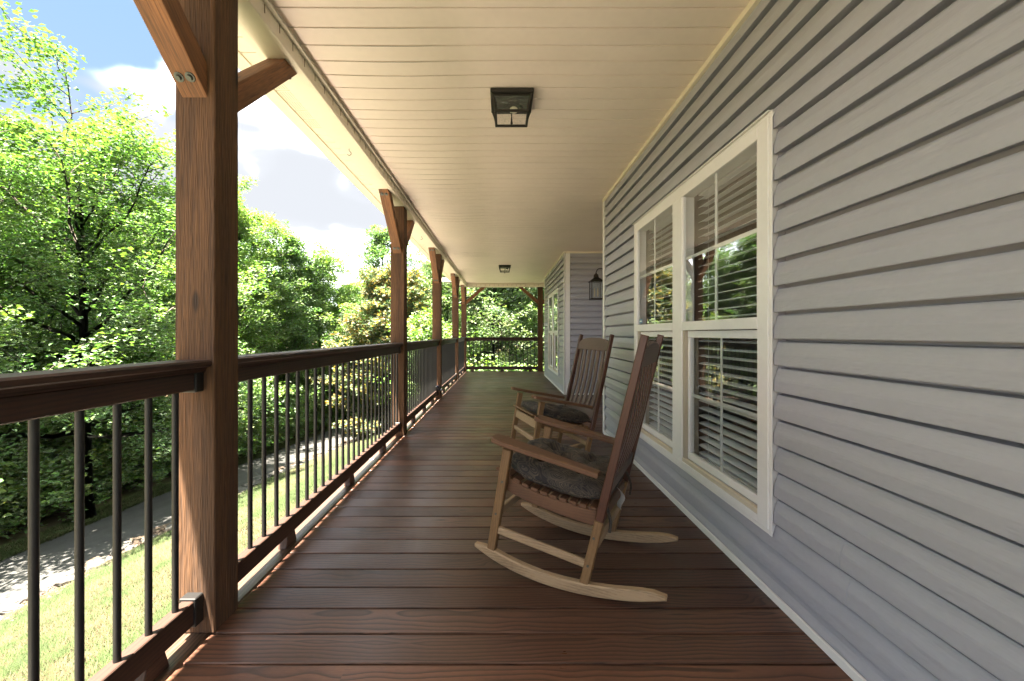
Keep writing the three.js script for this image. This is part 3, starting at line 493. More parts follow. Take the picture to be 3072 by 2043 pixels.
    f('head', 1.059, 1.135, 1.858, 1.9165, 1.8295, 3.4695, M.white, AZ); f('sill', 1.059, 1.135, 0.269, 0.2995, 1.8295, 3.4695, M.white, AZ);
    f('drip_cap', 1.046, 1.0595, 1.928, 1.9335, 1.733, 3.55, M.white, AZ);
    for (const [a, b] of [[1.8295, 2.5995], [2.7385, 3.4695]]) {
      const mid = (a + b) / 2;
      f('meeting_rail', 1.058, 1.0915, 1.071, 1.121, a, b, M.white, AZ);
      f('sash_stile', 1.0605, 1.086, 1.1215, 1.857, a + 0.0005, a + 0.006); f('sash_stile', 1.0605, 1.086, 1.1215, 1.857, b - 0.012, b - 0.0005);
      f('jamb_track', 1.066, 1.15, 0.3005, 1.0705, b - 0.026, b - 0.0005, M.track); f('jamb_track', 1.066, 1.15, 0.3005, 1.0705, a + 0.0005, a + 0.010, M.track);
      f('sill_track', 1.062, 1.0835, 0.300, 0.322, a, b, std({ color: rgb(0.62, 0.55, 0.44), roughness: 0.6 }), AZ);
      const L0 = a + 0.012, L1 = b - 0.028;
      f('sash_rail', 1.084, 1.114, 1.030, 1.068, L0, L1, M.white, AZ); f('sash_rail', 1.084, 1.114, 0.323, 0.362, L0, L1, M.white, AZ);
      f('sash_stile', 1.084, 1.114, 0.3625, 1.0295, L0, L0 + 0.02); f('sash_stile', 1.084, 1.114, 0.3625, 1.0295, L1 - 0.02, L1);
      const pane = (x, y0, y1, d0, d1, ou) => { const g = new THREE.PlaneGeometry(d1 - d0, y1 - y0); const uv = g.attributes.uv; for (let i = 0; i < uv.count; i++) uv.setXY(i, uv.getX(i) * 0.7 + ou, uv.getY(i) * 0.7 + ou * 2); g.rotateY(-Math.PI / 2); g.translate(x, (y0 + y1) / 2, -(d0 + d1) / 2 - s); mesh('pane', g, M.pane, w); };
      pane(1.070, 1.1212, 1.8578, a + 0.0061, b - 0.0121, a); pane(1.093, 0.3622, 1.0298, L0 + 0.0201, L1 - 0.0201, a + 0.3);
      f('muntin', 1.073, 1.080, 1.1215, 1.857, mid - 0.009, mid + 0.009); f('muntin', 1.0732, 1.0798, 1.480, 1.498, a + 0.007, mid - 0.0095, M.white, AZ); f('muntin', 1.0732, 1.0798, 1.480, 1.498, mid + 0.0095, b - 0.013, M.white, AZ);
      const ml = (L0 + L1) / 2;
      f('muntin', 1.096, 1.103, 0.3625, 1.0295, ml - 0.009, ml + 0.009); f('muntin', 1.0962, 1.1028, 0.688, 0.706, L0 + 0.021, ml - 0.0095, M.white, AZ); f('muntin', 1.0962, 1.1028, 0.688, 0.706, ml + 0.0095, L1 - 0.021, M.white, AZ);
    }
  }
  // security sticker in the corner of the left upper pane
  mesh('sticker', wb(AY, 1.0680, 1.0687, 1.130, 1.165, 3.36, 3.43), std({ color: rgb(0.10, 0.24, 0.42), roughness: 0.4 }), house);
  mesh('sticker_stripe', wb(AY, 1.0672, 1.0679, 1.142, 1.153, 3.37, 3.42), std({ color: rgb(0.7, 0.75, 0.8), roughness: 0.4 }), house);
  rebase(house, 3.5, 0, -4);
}
// the blinds hang inside the room, one to each half of each window
{
  const slatG = (() => { const pts = []; for (let i = 0; i <= 4; i++) { const t = i / 4 - 0.5; pts.push([t * 0.05, 0.0035 * (1 - 4 * t * t)]); } for (let i = 4; i >= 0; i--) { const t = i / 4 - 0.5; pts.push([t * 0.05, 0.0035 * (1 - 4 * t * t) - 0.0022]); } return pts; })();
  const make = (a, b, label) => {
    const t = thing('window_blind', label, 'blind', 1.175, 0.33, -(a + b) / 2, 'white slatted window blinds'), L = b - a, g = grain(prism(slatG, L).translate(0, 0, -L / 2), AZ), r = rng(Math.round(a * 100));
    for (let y = 0.03; y < 1.52; y += 0.0435) { const m = mesh('slat', g, M.slat, t); m.position.set(0, y, 0); m.rotation.z = 0.16 + (r() - 0.5) * 0.05; m.rotation.x = (r() - 0.5) * 0.004; }
    mesh('head_rail', cbox(0.05, 0.045, L, 0.003).translate(0, 1.552, 0), M.slat, t); mesh('bottom_rail', cbox(0.05, 0.016, L, 0.003).translate(0, 0.006, 0), M.slat, t);
    for (const z of [-L * 0.32, L * 0.32]) for (const x of [-0.0268, 0.0268]) mesh('cord', new THREE.CylinderGeometry(0.0011, 0.0011, 1.53, 5).translate(x, 0.78, z), M.slat, t);
  };
  make(1.845, 2.585, 'white slatted blind in the near half of the large twin window'); make(2.752, 3.455, 'white slatted blind behind the near rocking chair, left half of the large window');
  make(1.845 + SH, 2.585 + SH, 'white slatted blind in the nearer half of the far window'); make(2.752 + SH, 3.455 + SH, 'white slatted blind in the farther half of the far window');
}
console.log('house');

// ------------------------------------------------------------------ lamps (unlit)
function ceilingLamp(x, d, label) {
  const t = thing('ceiling_light', label, 'light', x, CEIL - 0.004, -d, 'flush porch ceiling lights'), a = 0.125, b = 0.094, h = 0.118;
  mesh('canopy', cbox(2 * a, 0.026, 2 * a, 0.004).translate(0, -0.013, 0), M.iron, t); mesh('canopy_ledge', cbox(2 * a - 0.03, 0.012, 2 * a - 0.03, 0.003).translate(0, -0.0325, 0), M.iron, t);
  const hw = (v) => lerp(b, a - 0.012, Math.pow(clamp((h + v) / (h - 0.03), 0, 1), 1.8));   // half width at height v below the ceiling: the sides flare
  for (const sx of [-1, 1]) for (const sz of [-1, 1]) { const c = new THREE.CatmullRomCurve3([-0.03, -0.055, -0.08, -0.1, -h].map((v) => V(sx * hw(v), v, sz * hw(v)))); mesh('corner_rib', new THREE.TubeGeometry(c, 8, 0.0075, 4), M.iron, t); }
  for (const s of [-1, 1]) { mesh('bottom_frame', cbox(2 * b + 0.012, 0.013, 0.014, 0.002).translate(0, -h, s * b), M.iron, t); mesh('bottom_frame', cbox(0.014, 0.0128, 2 * b - 0.0145, 0.002).translate(s * b, -h, 0), M.iron, t); }
  for (let q = 0; q < 4; q++) {   // the four flared side panes
    const pos = [], uv = [], idx = [], n = 5; for (let i = 0; i <= n; i++) { const v = lerp(-0.034, -h + 0.004, i / n), w = hw(v) - 0.003; for (const s of [-1, 1]) { pos.push(s * (w - 0.004), v, w); uv.push(s * w * 4, v * 4); } }
    for (let i = 0; i < n; i++) idx.push(i * 2, i * 2 + 2, i * 2 + 1, i * 2 + 1, i * 2 + 2, i * 2 + 3);
    const g = new THREE.BufferGeometry(); g.setAttribute('position', new THREE.Float32BufferAttribute(pos, 3)); g.setAttribute('uv', new THREE.Float32BufferAttribute(uv, 2)); g.setIndex(idx); g.computeVertexNormals(); g.rotateY(q * Math.PI / 2); mesh('glass', g, M.lampGlass, t);
  }
  mesh('glass', new THREE.PlaneGeometry(2 * b - 0.014, 2 * b - 0.014).rotateX(Math.PI / 2).rotateY(Math.PI / 2).translate(0, -h + 0.003, 0), M.lampGlass, t);
  mesh('socket', new THREE.CylinderGeometry(0.012, 0.014, 0.04, 10).rotateZ(1.1).translate(0.05, -0.058, 0), M.iron, t); mesh('bulb', new THREE.SphereGeometry(0.021, 14, 10).scale(1.25, 1, 1).translate(0.012, -0.068, 0), std({ color: rgb(0.7, 0.66, 0.55), roughness: 0.25 }), t);
  mesh('stem', new THREE.CylinderGeometry(0.0035, 0.0035, 0.09, 8).translate(0, -0.08, 0), M.iron, t); mesh('finial', new THREE.LatheGeometry([[0, -0.035], [0.006, -0.03], [0.0075, -0.02], [0.004, -0.006], [0.006, 0], [0, 0.002]].map(([x2, y2]) => new THREE.Vector2(x2, y2)), 12).translate(0, -h - 0.006, 0), M.iron, t);
}
ceilingLamp(0.056, 2.65, 'square black flush light with rippled glass on the ceiling, near the viewer');
ceilingLamp(0.05, 9.14, 'small distant square black flush light at the far end of the ceiling');
{
  const t = thing('wall_lantern', 'black carriage lantern with two candles in the shaded entry recess', 'lantern', 1.545, EYE + 0.565, -7.25), w = 0.088, hh = 0.29;
  const lt = (y0, y1, x, z) => mesh('cage_bar', cbox(0.013, y1 - y0, 0.013, 0.002).translate(x, (y0 + y1) / 2, z), M.iron, t);
  mesh('base', cbox(0.2, 0.022, 0.2, 0.005).translate(0, 0.011, 0), M.iron, t); for (const x of [-w, w]) for (const z of [-w, w]) lt(0.022, hh, x, z);
  mesh('eave', cbox(0.215, 0.016, 0.215, 0.004).translate(0, hh + 0.008, 0), M.iron, t);
  mesh('roof', new THREE.CylinderGeometry(0.045, 0.15, 0.06, 4, 1).rotateY(Math.PI / 4).translate(0, hh + 0.046, 0), M.iron, t); mesh('chimney', new THREE.CylinderGeometry(0.036, 0.046, 0.05, 12).translate(0, hh + 0.1, 0), M.iron, t); mesh('finial', new THREE.ConeGeometry(0.024, 0.05, 10).translate(0, hh + 0.145, 0), M.iron, t);
  for (const s of [-1, 1]) { mesh('glass', new THREE.PlaneGeometry(2 * w - 0.013, hh - 0.03).translate(0, hh / 2 + 0.012, s * (w - 0.002)), M.pane, t); mesh('glass', new THREE.PlaneGeometry(2 * w - 0.013, hh - 0.03).rotateY(Math.PI / 2).translate(s * (w - 0.002), hh / 2 + 0.012, 0), M.pane, t); }
  for (const x of [-0.028, 0.028]) { mesh('candle_sleeve', new THREE.CylinderGeometry(0.010, 0.010, 0.10, 10).translate(x, 0.1, 0), M.wax, t); mesh('bulb', new THREE.ConeGeometry(0.011, 0.05, 10).translate(x, 0.178, 0), M.wax, t); }
  const c = new THREE.CatmullRomCurve3([V(0.0, hh + 0.16, 0), V(0.03, hh + 0.215, 0), V(0.1, hh + 0.22, 0), V(0.17, hh + 0.15, 0), V(0.185, hh + 0.02, 0), V(0.216, hh - 0.04, 0)]); mesh('arm', new THREE.TubeGeometry(c, 24, 0.008, 8), M.iron, t);
  mesh('back_plate', cbox(0.018, 0.3, 0.11, 0.006).translate(0.2242, hh - 0.06, 0), M.iron, t);
}
console.log('lamps');

// ------------------------------------------------------------------ rocking chairs: x forward, y up, z to the chair's own left or right
function bar2(u0, v0, w0, u1, v1, w1) { const d = V(u1 - u0, v1 - v0, 0).normalize(), n = [-d.y, d.x]; return [[u0 + n[0] * w0 / 2, v0 + n[1] * w0 / 2], [u0 - n[0] * w0 / 2, v0 - n[1] * w0 / 2], [u1 - n[0] * w1 / 2, v1 - n[1] * w1 / 2], [u1 + n[0] * w1 / 2, v1 + n[1] * w1 / 2]]; }
const rb = (u) => (u > 0 ? 0.5 : 0.34) * u * u;   // underside of the rocker
const seatV = (u) => 0.335 + 0.185 * (u + 0.14) + 0.12 * Math.max(0, u - 0.1) * (u - 0.1) * 4 - 0.012 * Math.sin((u + 0.14) / 0.45 * Math.PI);
function rockingChair(label, x, d, a, look) {
  const t = thing('rocking_chair', label, 'rocking chair', x, 0, -d, 'slatted wooden rocking chairs'); t.rotation.y = Math.PI - a;
  const slab = (name, pts, thick, z, m, dir, ou = 0, bev = 0.004) => mesh(name, grain(prism(pts, thick, bev).translate(0, 0, z - thick / 2), dir, 0.8, 3, ou, ou * 1.7), m, t);
  const S = 0.262, P0 = V(-0.086, 0.045, 0), BD = V(-0.236, 1.001, 0).normalize(), at = (q) => P0.clone().addScaledVector(BD, q);
  for (const s of [-1, 1]) {
    const low = [], top = []; for (let i = 0; i <= 18; i++) { const u = lerp(-0.40, 0.415, i / 18), e = Math.min(1, Math.min(i, 18 - i) / 2.2), h = 0.02 + 0.027 * Math.sqrt(e); low.push([u, rb(u) + 0.0005 + (1 - e) * 0.006]); top.unshift([u, rb(u) + h]); }
    slab('rocker', [...low, ...top], 0.034, s * S, look.rocker, AX, s * 0.2, 0.005);
    slab('front_leg', bar2(0.334, 0.093, 0.038, 0.254, 0.548, 0.042), 0.030, s * S, look.leg, V(-0.08, 0.455, 0), s * 0.3);
    const k = at(0.27); slab('rear_leg', bar2(P0.x, P0.y, 0.038, k.x, k.y, 0.036), 0.028, s * S, look.rear, BD, s * 0.4);
    const e = at(1.028), m0 = at(0.271); slab('back_post', bar2(m0.x, m0.y, 0.036, e.x, e.y, 0.030), 0.024, s * 0.268, look.back, BD, s * 0.5);
    const sr = [], sb = []; for (let i = 0; i <= 8; i++) { const u = lerp(-0.135, 0.285, i / 8); sr.push([u, seatV(u) - 0.003]); sb.unshift([u, seatV(u) - 0.066 + 0.006 * Math.sin(i / 8 * 3.14)]); }
    slab('seat_rail', [...sr, ...sb].reverse(), 0.024, s * (S - 0.031), look.seat, AX, s * 0.15);
    slab('side_stretcher', bar2(0.315, 0.188, 0.034, -0.098, 0.124, 0.034), 0.022, s * S, look.stretch, AX, s * 0.11, 0.006);
    const arm = [[0.245, -0.046], [0.225, -0.051], [0.06, -0.048], [-0.06, -0.034], [-0.235, -0.026], [-0.235, 0.026], [-0.06, 0.030], [0.06, 0.040], [0.2, 0.041], [0.235, 0.036], [0.25, 0.02], [0.253, -0.025]].map(([p, q]) => [p, q * s]);
    const ag = prism(s > 0 ? arm : arm.reverse(), 0.022, 0.004); ag.rotateX(Math.PI / 2); ag.translate(0, 0.011, 0); const am = mesh('arm', grain(ag, AX, 0.8, 3, s * 0.21, 0.3), look.arm, t); am.position.set(0.083, 0.5395, s * 0.268); am.rotation.z = 0.205;
    for (const [u, v] of [[0.275, 0.405], [0.306, 0.26], [-0.104, 0.125], [-0.128, 0.24], [-0.148, 0.33], [-0.292, 0.93]]) { const b = mesh('bolt', new THREE.CylinderGeometry(0.0052, 0.0052, 0.003, 10).rotateX(Math.PI / 2), M.steel, t); b.position.set(u, v, s * (S + 0.0172 - (v > 0.3 && u < 0 ? 0.004 : 0))); }
  }
  const cross = (name, u, v, h, w, m, half = S - 0.0185, rot = 0) => { const g = cbox(w, h, half * 2, 0.004); const q = mesh(name, grain(g, AZ, 0.8, 3, u, v), m, t); q.position.set(u, v, 0); q.rotation.z = rot; };
  cross('front_stretcher', 0.304, 0.262, 0.036, 0.022, look.stretch); cross('rear_stretcher', -0.13, 0.205, 0.036, 0.022, look.stretch); cross('front_rail', 0.287, 0.378, 0.062, 0.022, look.stretch, S - 0.0185, 0.16); cross('rear_rail', -0.142, 0.30, 0.05, 0.022, look.seat);
  for (let i = 0; i < 11; i++) { const u = lerp(0.308, -0.115, i / 10), sl = (seatV(u + 0.01) - seatV(u - 0.01)) / 0.02; const g = cbox(0.033, 0.013, 2 * S - 0.038, 0.003); const q = mesh('seat_slat', grain(g, AZ, 0.8, 3, i * 0.3, i * 0.17), look.seat, t); q.position.set(u, seatV(u) + 0.0045, 0); q.rotation.z = Math.atan(sl); }
  // the back: arched crest, lower rail and six slats, in the plane of the posts
  const tilt = Math.atan2(-BD.x, BD.y), back = (name, g, q, off, m) => { const k = mesh(name, g, m, t), p = at(q); k.position.set(p.x, p.y, 0); k.rotation.z = tilt; k.translateX(off); return k; };
  const arch = [[-0.256, 0], [0.256, 0], [0.256, 0.065]]; for (let i = 1; i < 12; i++) { const z = lerp(0.256, -0.256, i / 12); arch.push([z, 0.065 + 0.04 * Math.sqrt(Math.max(0, 1 - (z / 0.26) ** 2))]); } arch.push([-0.256, 0.065]);
  back('crest_rail', grain(prism(arch, 0.022, 0.004).translate(0, 0, -0.011).rotateY(Math.PI / 2), AZ, 0.8, 3), 0.895, 0, look.crest);
  back('lower_back_rail', grain(cbox(0.022, 0.06, 0.512, 0.004), AZ, 0.8, 3, 0.3, 0.2), 0.40, 0, look.crest);
  for (let i = 0; i < 6; i++) { const z = lerp(-0.196, 0.196, i / 5), pts = []; for (let j = 0; j <= 6; j++) { const q = j / 6; pts.push([0.008 - 0.014 * Math.sin(q * Math.PI) * (q < 0.6 ? 1 : 0.8), 0.432 + q * 0.464]); } const all = [...pts.map(([p, q]) => [p + 0.006, q]), ...pts.slice().reverse().map(([p, q]) => [p - 0.006, q])]; back('back_slat', grain(prism(all, 0.040, 0.002).translate(0, 0, z - 0.02), AY, 0.8, 3, i * 0.23, i * 0.4), 0, -0.004, look.slat); }
  return t;
}
const look1 = { rocker: M.chairPale, leg: M.chairTan, rear: M.chairTan, back: M.chairDark, seat: M.chairMid, stretch: M.chairPale, arm: M.chairMid, crest: M.chairGrey, slat: M.chairDark };
const look2 = { rocker: M.chairPale, leg: M.chairTan, rear: M.chairTan, back: M.chairDark, seat: M.chairTan, stretch: M.chairPale, arm: M.chairMid, crest: M.chairGrey, slat: M.chairGrey };
const CH1 = [0.368, 2.049, 0.4516], CH2 = [0.468, 3.576, -0.2732];
rockingChair('worn brown rocking chair nearest the viewer with pale bare rockers', ...CH1, look1);
rockingChair('slatted brown rocking chair farther down the porch with a grey-brown arched crest', ...CH2, look2);
function cushion(label, [x, d, a], seed, tagged, u0) {
  const t = thing('seat_cushion', label, 'cushion', x, 0, -d, 'tufted paisley seat cushions'); t.rotation.y = Math.PI - a;
  const g = new THREE.SphereGeometry(1, 96, 56), p = g.attributes.position, v = V(), sq = (q, e) => Math.sign(q) * Math.pow(Math.abs(q), e);
  const tufts = []; for (const i of [-1, 1]) for (const j of [-1, 1]) tufts.push([i * 0.40, j * 0.40]); tufts.push([0, 0]);
  for (let i = 0; i < p.count; i++) {
    v.fromBufferAttribute(p, i); const L = Math.hypot(v.x, v.z); if (L < 1e-6) v.x = 1e-6; const Ln = Math.max(L, 1e-6); const round = Math.pow(Math.pow(Math.abs(v.x / Ln), 4.5) + Math.pow(Math.abs(v.z / Ln), 4.5), -1 / 4.5);
    const rad = Math.pow(Ln, 0.62), cx = v.x / Ln * round * rad, cz = v.z / Ln * round * rad; let y = sq(v.y, 0.72) * (v.y > 0 ? 0.066 : 0.034);
    let dip = 0; for (const [ta, tb] of tufts) { const q = Math.hypot(cx - ta, cz - tb); dip = Math.max(dip, Math.exp(-q * q / 0.018)); }
    const ridge = Math.exp(-((Math.abs(cx) - 0.40) ** 2) / 0.006) * 0.35 + Math.exp(-((Math.abs(cz) - 0.40) ** 2) / 0.006) * 0.35 + Math.exp(-(cz * cz) / 0.006) * 0.2;
    if (v.y > 0) y -= (0.056 * dip + 0.030 * ridge * v.y);
    const puff = 1 + 0.03 * (noise(cx * 4 + 9, cz * 4 + seed, seed) - 0.5) * 2 - 0.035 * ridge; y += 0.007 * (noise(cx * 7 + 3, cz * 7 + 3, seed + 1) - 0.5) + 0.003 * (noise(cx * 22, cz * 22, seed + 2) - 0.5);
    const u = u0 + cx * 0.230 * puff; p.setXYZ(i, u, seatV(u) + 0.047 + y, cz * 0.244 * puff);
  }
  g.computeVertexNormals(); const uv = g.attributes.uv; for (let i = 0; i < p.count; i++) uv.setXY(i, (p.getX(i) - p.getY(i) * 0.8) * 2.4 + seed * 0.13, (p.getZ(i) - Math.sign(p.getZ(i)) * p.getY(i) * 0.8) * 2.4 + seed * 0.31);
  mesh('pad', g, M.fabric, t);
  { const pts = []; for (let i = 0; i < 60; i++) { const q = i / 60 * 6.2832, c = Math.cos(q), n = Math.sin(q), k = Math.pow(Math.pow(Math.abs(c), 4.5) + Math.pow(Math.abs(n), 4.5), -1 / 4.5), u = u0 + c * k * 0.230; pts.push(V(u, seatV(u) + 0.047, n * k * 0.244)); } mesh('piping', grain(new THREE.TubeGeometry(new THREE.CatmullRomCurve3(pts, true), 120, 0.0055, 6, true), AX, 2.2, 2.2, 0, 0, true), M.fabric, t); }
  for (const [ta, tb] of tufts) { const u = u0 + ta * 0.230; mesh('tuft_button', new THREE.SphereGeometry(0.007, 8, 6).scale(1, 0.5, 1).translate(u, seatV(u) + 0.070, tb * 0.244), M.fabric, t); }
  for (const s of [-1, 1]) { const c = new THREE.CatmullRomCurve3([V(u0 - 0.2, seatV(-0.12) + 0.03, s * 0.2), V(-0.16, 0.37, s * 0.225), V(-0.185, 0.30, s * 0.235), V(-0.18, 0.255, s * 0.23)]); mesh('tie', new THREE.TubeGeometry(c, 12, 0.006, 6).scale(1, 1, 1), M.fabric, t); }
  if (tagged) {
    const q = new THREE.PlaneGeometry(0.056, 0.085, 4, 8), qp = q.attributes.position; for (let i = 0; i < qp.count; i++) { const y = qp.getY(i) - 0.042; qp.setXYZ(i, 0.014 * Math.sin(y * 60) + y * 0.35, y, qp.getX(i) + 0.006 * Math.sin(y * 40)); }
    q.computeVertexNormals(); const tagMesh = mesh('care_tag', q, M.paper, t); tagMesh.material = M.paper.clone(); tagMesh.material.side = THREE.DoubleSide; tagMesh.position.set(-0.178, 0.376, -0.05); tagMesh.rotation.set(0.1, 0.5, 0.1);
    for (let i = 0; i < 4; i++) { const ln = mesh('print_line', cbox(0.0006, 0.003, 0.022 - 0.004 * (i % 2), 0.0001), M.black, tagMesh); const y = -0.03 - i * 0.009; ln.position.set(0.014 * Math.sin(y * 60) + y * 0.35 - 0.001, y, 0.006 * Math.sin(y * 40)); }
  }
}
cushion('tufted dark paisley cushion with a white tag on the near chair', CH1, 5, true, 0.062);
cushion('tufted dark paisley cushion on the farther rocking chair', CH2, 11, false, 0.045);
console.log('chairs');
// ------------------------------------------------------------------ trees
const leafMats = {
  oak: phys({ color: rgb(1, 1, 1), vertexColors: true, roughness: 0.95, transmission: 0.6, thickness: 0, side: THREE.DoubleSide }),
};
function treeGeo(seed, o) {
  const r = rng(seed), bp = [], bn = [], bu = [], bi = [], lp = [], lc = [];
  function tube(pts, radii, sides) {
    const base = bp.length / 3, T = V(), A = V(), B = V(); let len = 0;
    pts.forEach((p, k) => {
      T.copy(pts[Math.min(k + 1, pts.length - 1)]).sub(pts[Math.max(k - 1, 0)]).normalize(); if (k) len += p.distanceTo(pts[k - 1]);
      A.set(1, 0, 0.3).cross(T).normalize(); B.copy(T).cross(A);
      for (let s = 0; s <= sides; s++) { const a = s / sides * 6.2832, c = Math.cos(a), q = Math.sin(a), nx = A.x * c + B.x * q, ny = A.y * c + B.y * q, nz = A.z * c + B.z * q; bp.push(p.x + nx * radii[k], p.y + ny * radii[k], p.z + nz * radii[k]); bn.push(nx, ny, nz); bu.push(s / sides * Math.max(1, Math.round(radii[0] * 8)), len * 0.7); }
    });
    for (let k = 0; k < pts.length - 1; k++) for (let s = 0; s < sides; s++) { const a = base + k * (sides + 1) + s, b = a + sides + 1; bi.push(a, b, a + 1, a + 1, b, b + 1); }
  }
  function leaf(p, size, tint) {
    const tilt = o.tilt ?? 0.75, n = V((r() - 0.5) * 2 * tilt, 1, (r() - 0.5) * 2 * tilt).normalize(), a = r() * 6.2832, d = V(Math.cos(a), (o.droop ?? -0.25) + (r() - 0.5) * 0.5, Math.sin(a)); d.addScaledVector(n, -d.dot(n) * 0.8).normalize();
    const s = n.clone().cross(d).normalize(), L = size * (0.7 + 0.6 * r()), w = L * (o.wide ?? 0.36), up = 0.16 * L;
    const b = p, m1 = p.clone().addScaledVector(d, L * 0.45).addScaledVector(s, w).addScaledVector(n, up), m2 = p.clone().addScaledVector(d, L * 0.45).addScaledVector(s, -w).addScaledVector(n, up), e = p.clone().addScaledVector(d, L);
    lp.push(b.x, b.y, b.z, m1.x, m1.y, m1.z, e.x, e.y, e.z, b.x, b.y, b.z, e.x, e.y, e.z, m2.x, m2.y, m2.z);
    const v = (0.78 + 0.44 * r()) * tint[0], c = r() < (o.altShare ?? 0.12) ? o.alt : o.leaf, h = (r() - 0.5) * 0.2 + tint[1];
    for (let k = 0; k < 6; k++) lc.push(c[0] * v * (1 + h), c[1] * v, c[2] * v * (1 - h));
  }
  const H = o.height, R = o.radius, hb = o.bare * H, trunk = [], tr = []; let wx = 0, wz = 0;
  for (let k = 0; k <= 12; k++) { const t = k / 12; wx += (r() - 0.5) * 0.045 * H / 4; wz += (r() - 0.5) * 0.045 * H / 4; trunk.push(V(wx * t + (o.lean ?? 0) * t * t * H, t * H * 0.94, wz * t)); tr.push(o.girth * (k === 0 ? 1.5 : 1) * Math.pow(1 - t * 0.97, 0.8) + 0.006); }
  tube(trunk, tr, 9);
  const tAt = (h) => { const q = clamp(h / (H * 0.94), 0, 1) * 12, i = Math.min(11, Math.floor(q)); return trunk[i].clone().lerp(trunk[i + 1], q - i); };
  const env = o.env ?? ((t) => Math.sqrt(Math.max(0, 1 - Math.pow((t - 0.38) / 0.64, 2))));
  for (let i = 0; i < o.limbs; i++) {
    const t = (i + r() * 0.8) / o.limbs, h = lerp(hb, H * 0.97, t), L0 = Math.max(0.4, R * env(t) * (0.72 + 0.5 * r())), az = i * 2.39996 + r() * 0.7, rise = lerp(o.rise0 ?? 0.25, o.rise1 ?? 1.2, t) + (r() - 0.5) * 0.3;
    const dir = V(Math.cos(az) * Math.cos(rise), Math.sin(rise), Math.sin(az) * Math.cos(rise)), p = tAt(h * 0.9), pts = [p.clone()], rad = [];
    const r0 = 0.72 * Math.min(o.girth * 0.55 * Math.pow(1 - t, 0.6) + 0.012, 0.05 * L0 + 0.01), n = 7;
    for (let k = 1; k <= n; k++) { const b = dir.clone(); b.x += (r() - 0.5) * 0.55; b.y += (r() - 0.5) * 0.45 + (o.curl ?? 0.05) * k * 0.3; b.z += (r() - 0.5) * 0.55; pts.push(pts[k - 1].clone().addScaledVector(b.normalize(), L0 / n)); }
    for (let k = 0; k <= n; k++) rad.push(r0 * Math.pow(1 - k / n * 0.93, 0.9) + 0.004);
    tube(pts, rad, 6);
    const subs = Math.max(3, Math.round(o.subs * (0.4 + 0.6 * L0 / R)));
    for (let j = 0; j < subs; j++) {
      const q = lerp(0.22, 1, (j + r() * 0.7) / subs) * n, ki = Math.min(n - 1, Math.floor(q)), bp0 = pts[ki].clone().lerp(pts[ki + 1], q - ki), a2 = r() * 6.2832, d2 = dir.clone().multiplyScalar(0.7).add(V(Math.cos(a2), (r() - 0.35) * 0.9, Math.sin(a2))).normalize(), L1 = (o.spray ?? 0.34) * L0 * (0.6 + 0.6 * r()) + 0.25, sp = [bp0];
      for (let k = 1; k <= 4; k++) { const b = d2.clone(); b.x += (r() - 0.5) * 0.7; b.y += (r() - 0.5) * 0.6; b.z += (r() - 0.5) * 0.7; sp.push(sp[k - 1].clone().addScaledVector(b.normalize(), L1 / 4)); }
      tube(sp, [0, 1, 2, 3, 4].map((k) => (0.014 - 0.0025 * k) * (o.twig ?? 1)), 4);
      const clumps = o.clumps ?? 4;
      for (let c = 0; c < clumps; c++) {
        const cp = sp[1 + Math.min(3, Math.floor(r() * 4))].clone().add(V((r() - 0.5) * 0.35, (r() - 0.5) * 0.25, (r() - 0.5) * 0.35)), cs = o.clump * (0.6 + 0.7 * r()), m = Math.round(o.perClump * (0.6 + 0.8 * r())), tint = [0.72 + 0.56 * r(), (r() - 0.5) * 0.36];
        for (let q2 = 0; q2 < m; q2++) { const aa = r() * 6.2832, rr = Math.sqrt(r()) * cs; leaf(V(cp.x + Math.cos(aa) * rr, cp.y + (r() - 0.5) * cs * 0.8 - rr * 0.2, cp.z + Math.sin(aa) * rr), o.size, tint); }
      }
    }
  }
  const bg = new THREE.BufferGeometry(); bg.setAttribute('position', new THREE.Float32BufferAttribute(bp, 3)); bg.setAttribute('normal', new THREE.Float32BufferAttribute(bn, 3)); bg.setAttribute('uv', new THREE.Float32BufferAttribute(bu, 2)); bg.setIndex(bi);
  const lg = new THREE.BufferGeometry(); lg.setAttribute('position', new THREE.Float32BufferAttribute(lp, 3)); lg.setAttribute('color', new THREE.Float32BufferAttribute(lc, 3)); lg.computeVertexNormals();
  return { bg, lg, tris: bi.length / 3 + lp.length / 9 };
}
const G1 = [0.092, 0.195, 0.021], G2 = [0.135, 0.255, 0.027], G3 = [0.085, 0.18, 0.034], YEL = [0.185, 0.275, 0.032], OCH = [0.36, 0.27, 0.045], PALE = [0.16, 0.22, 0.085];
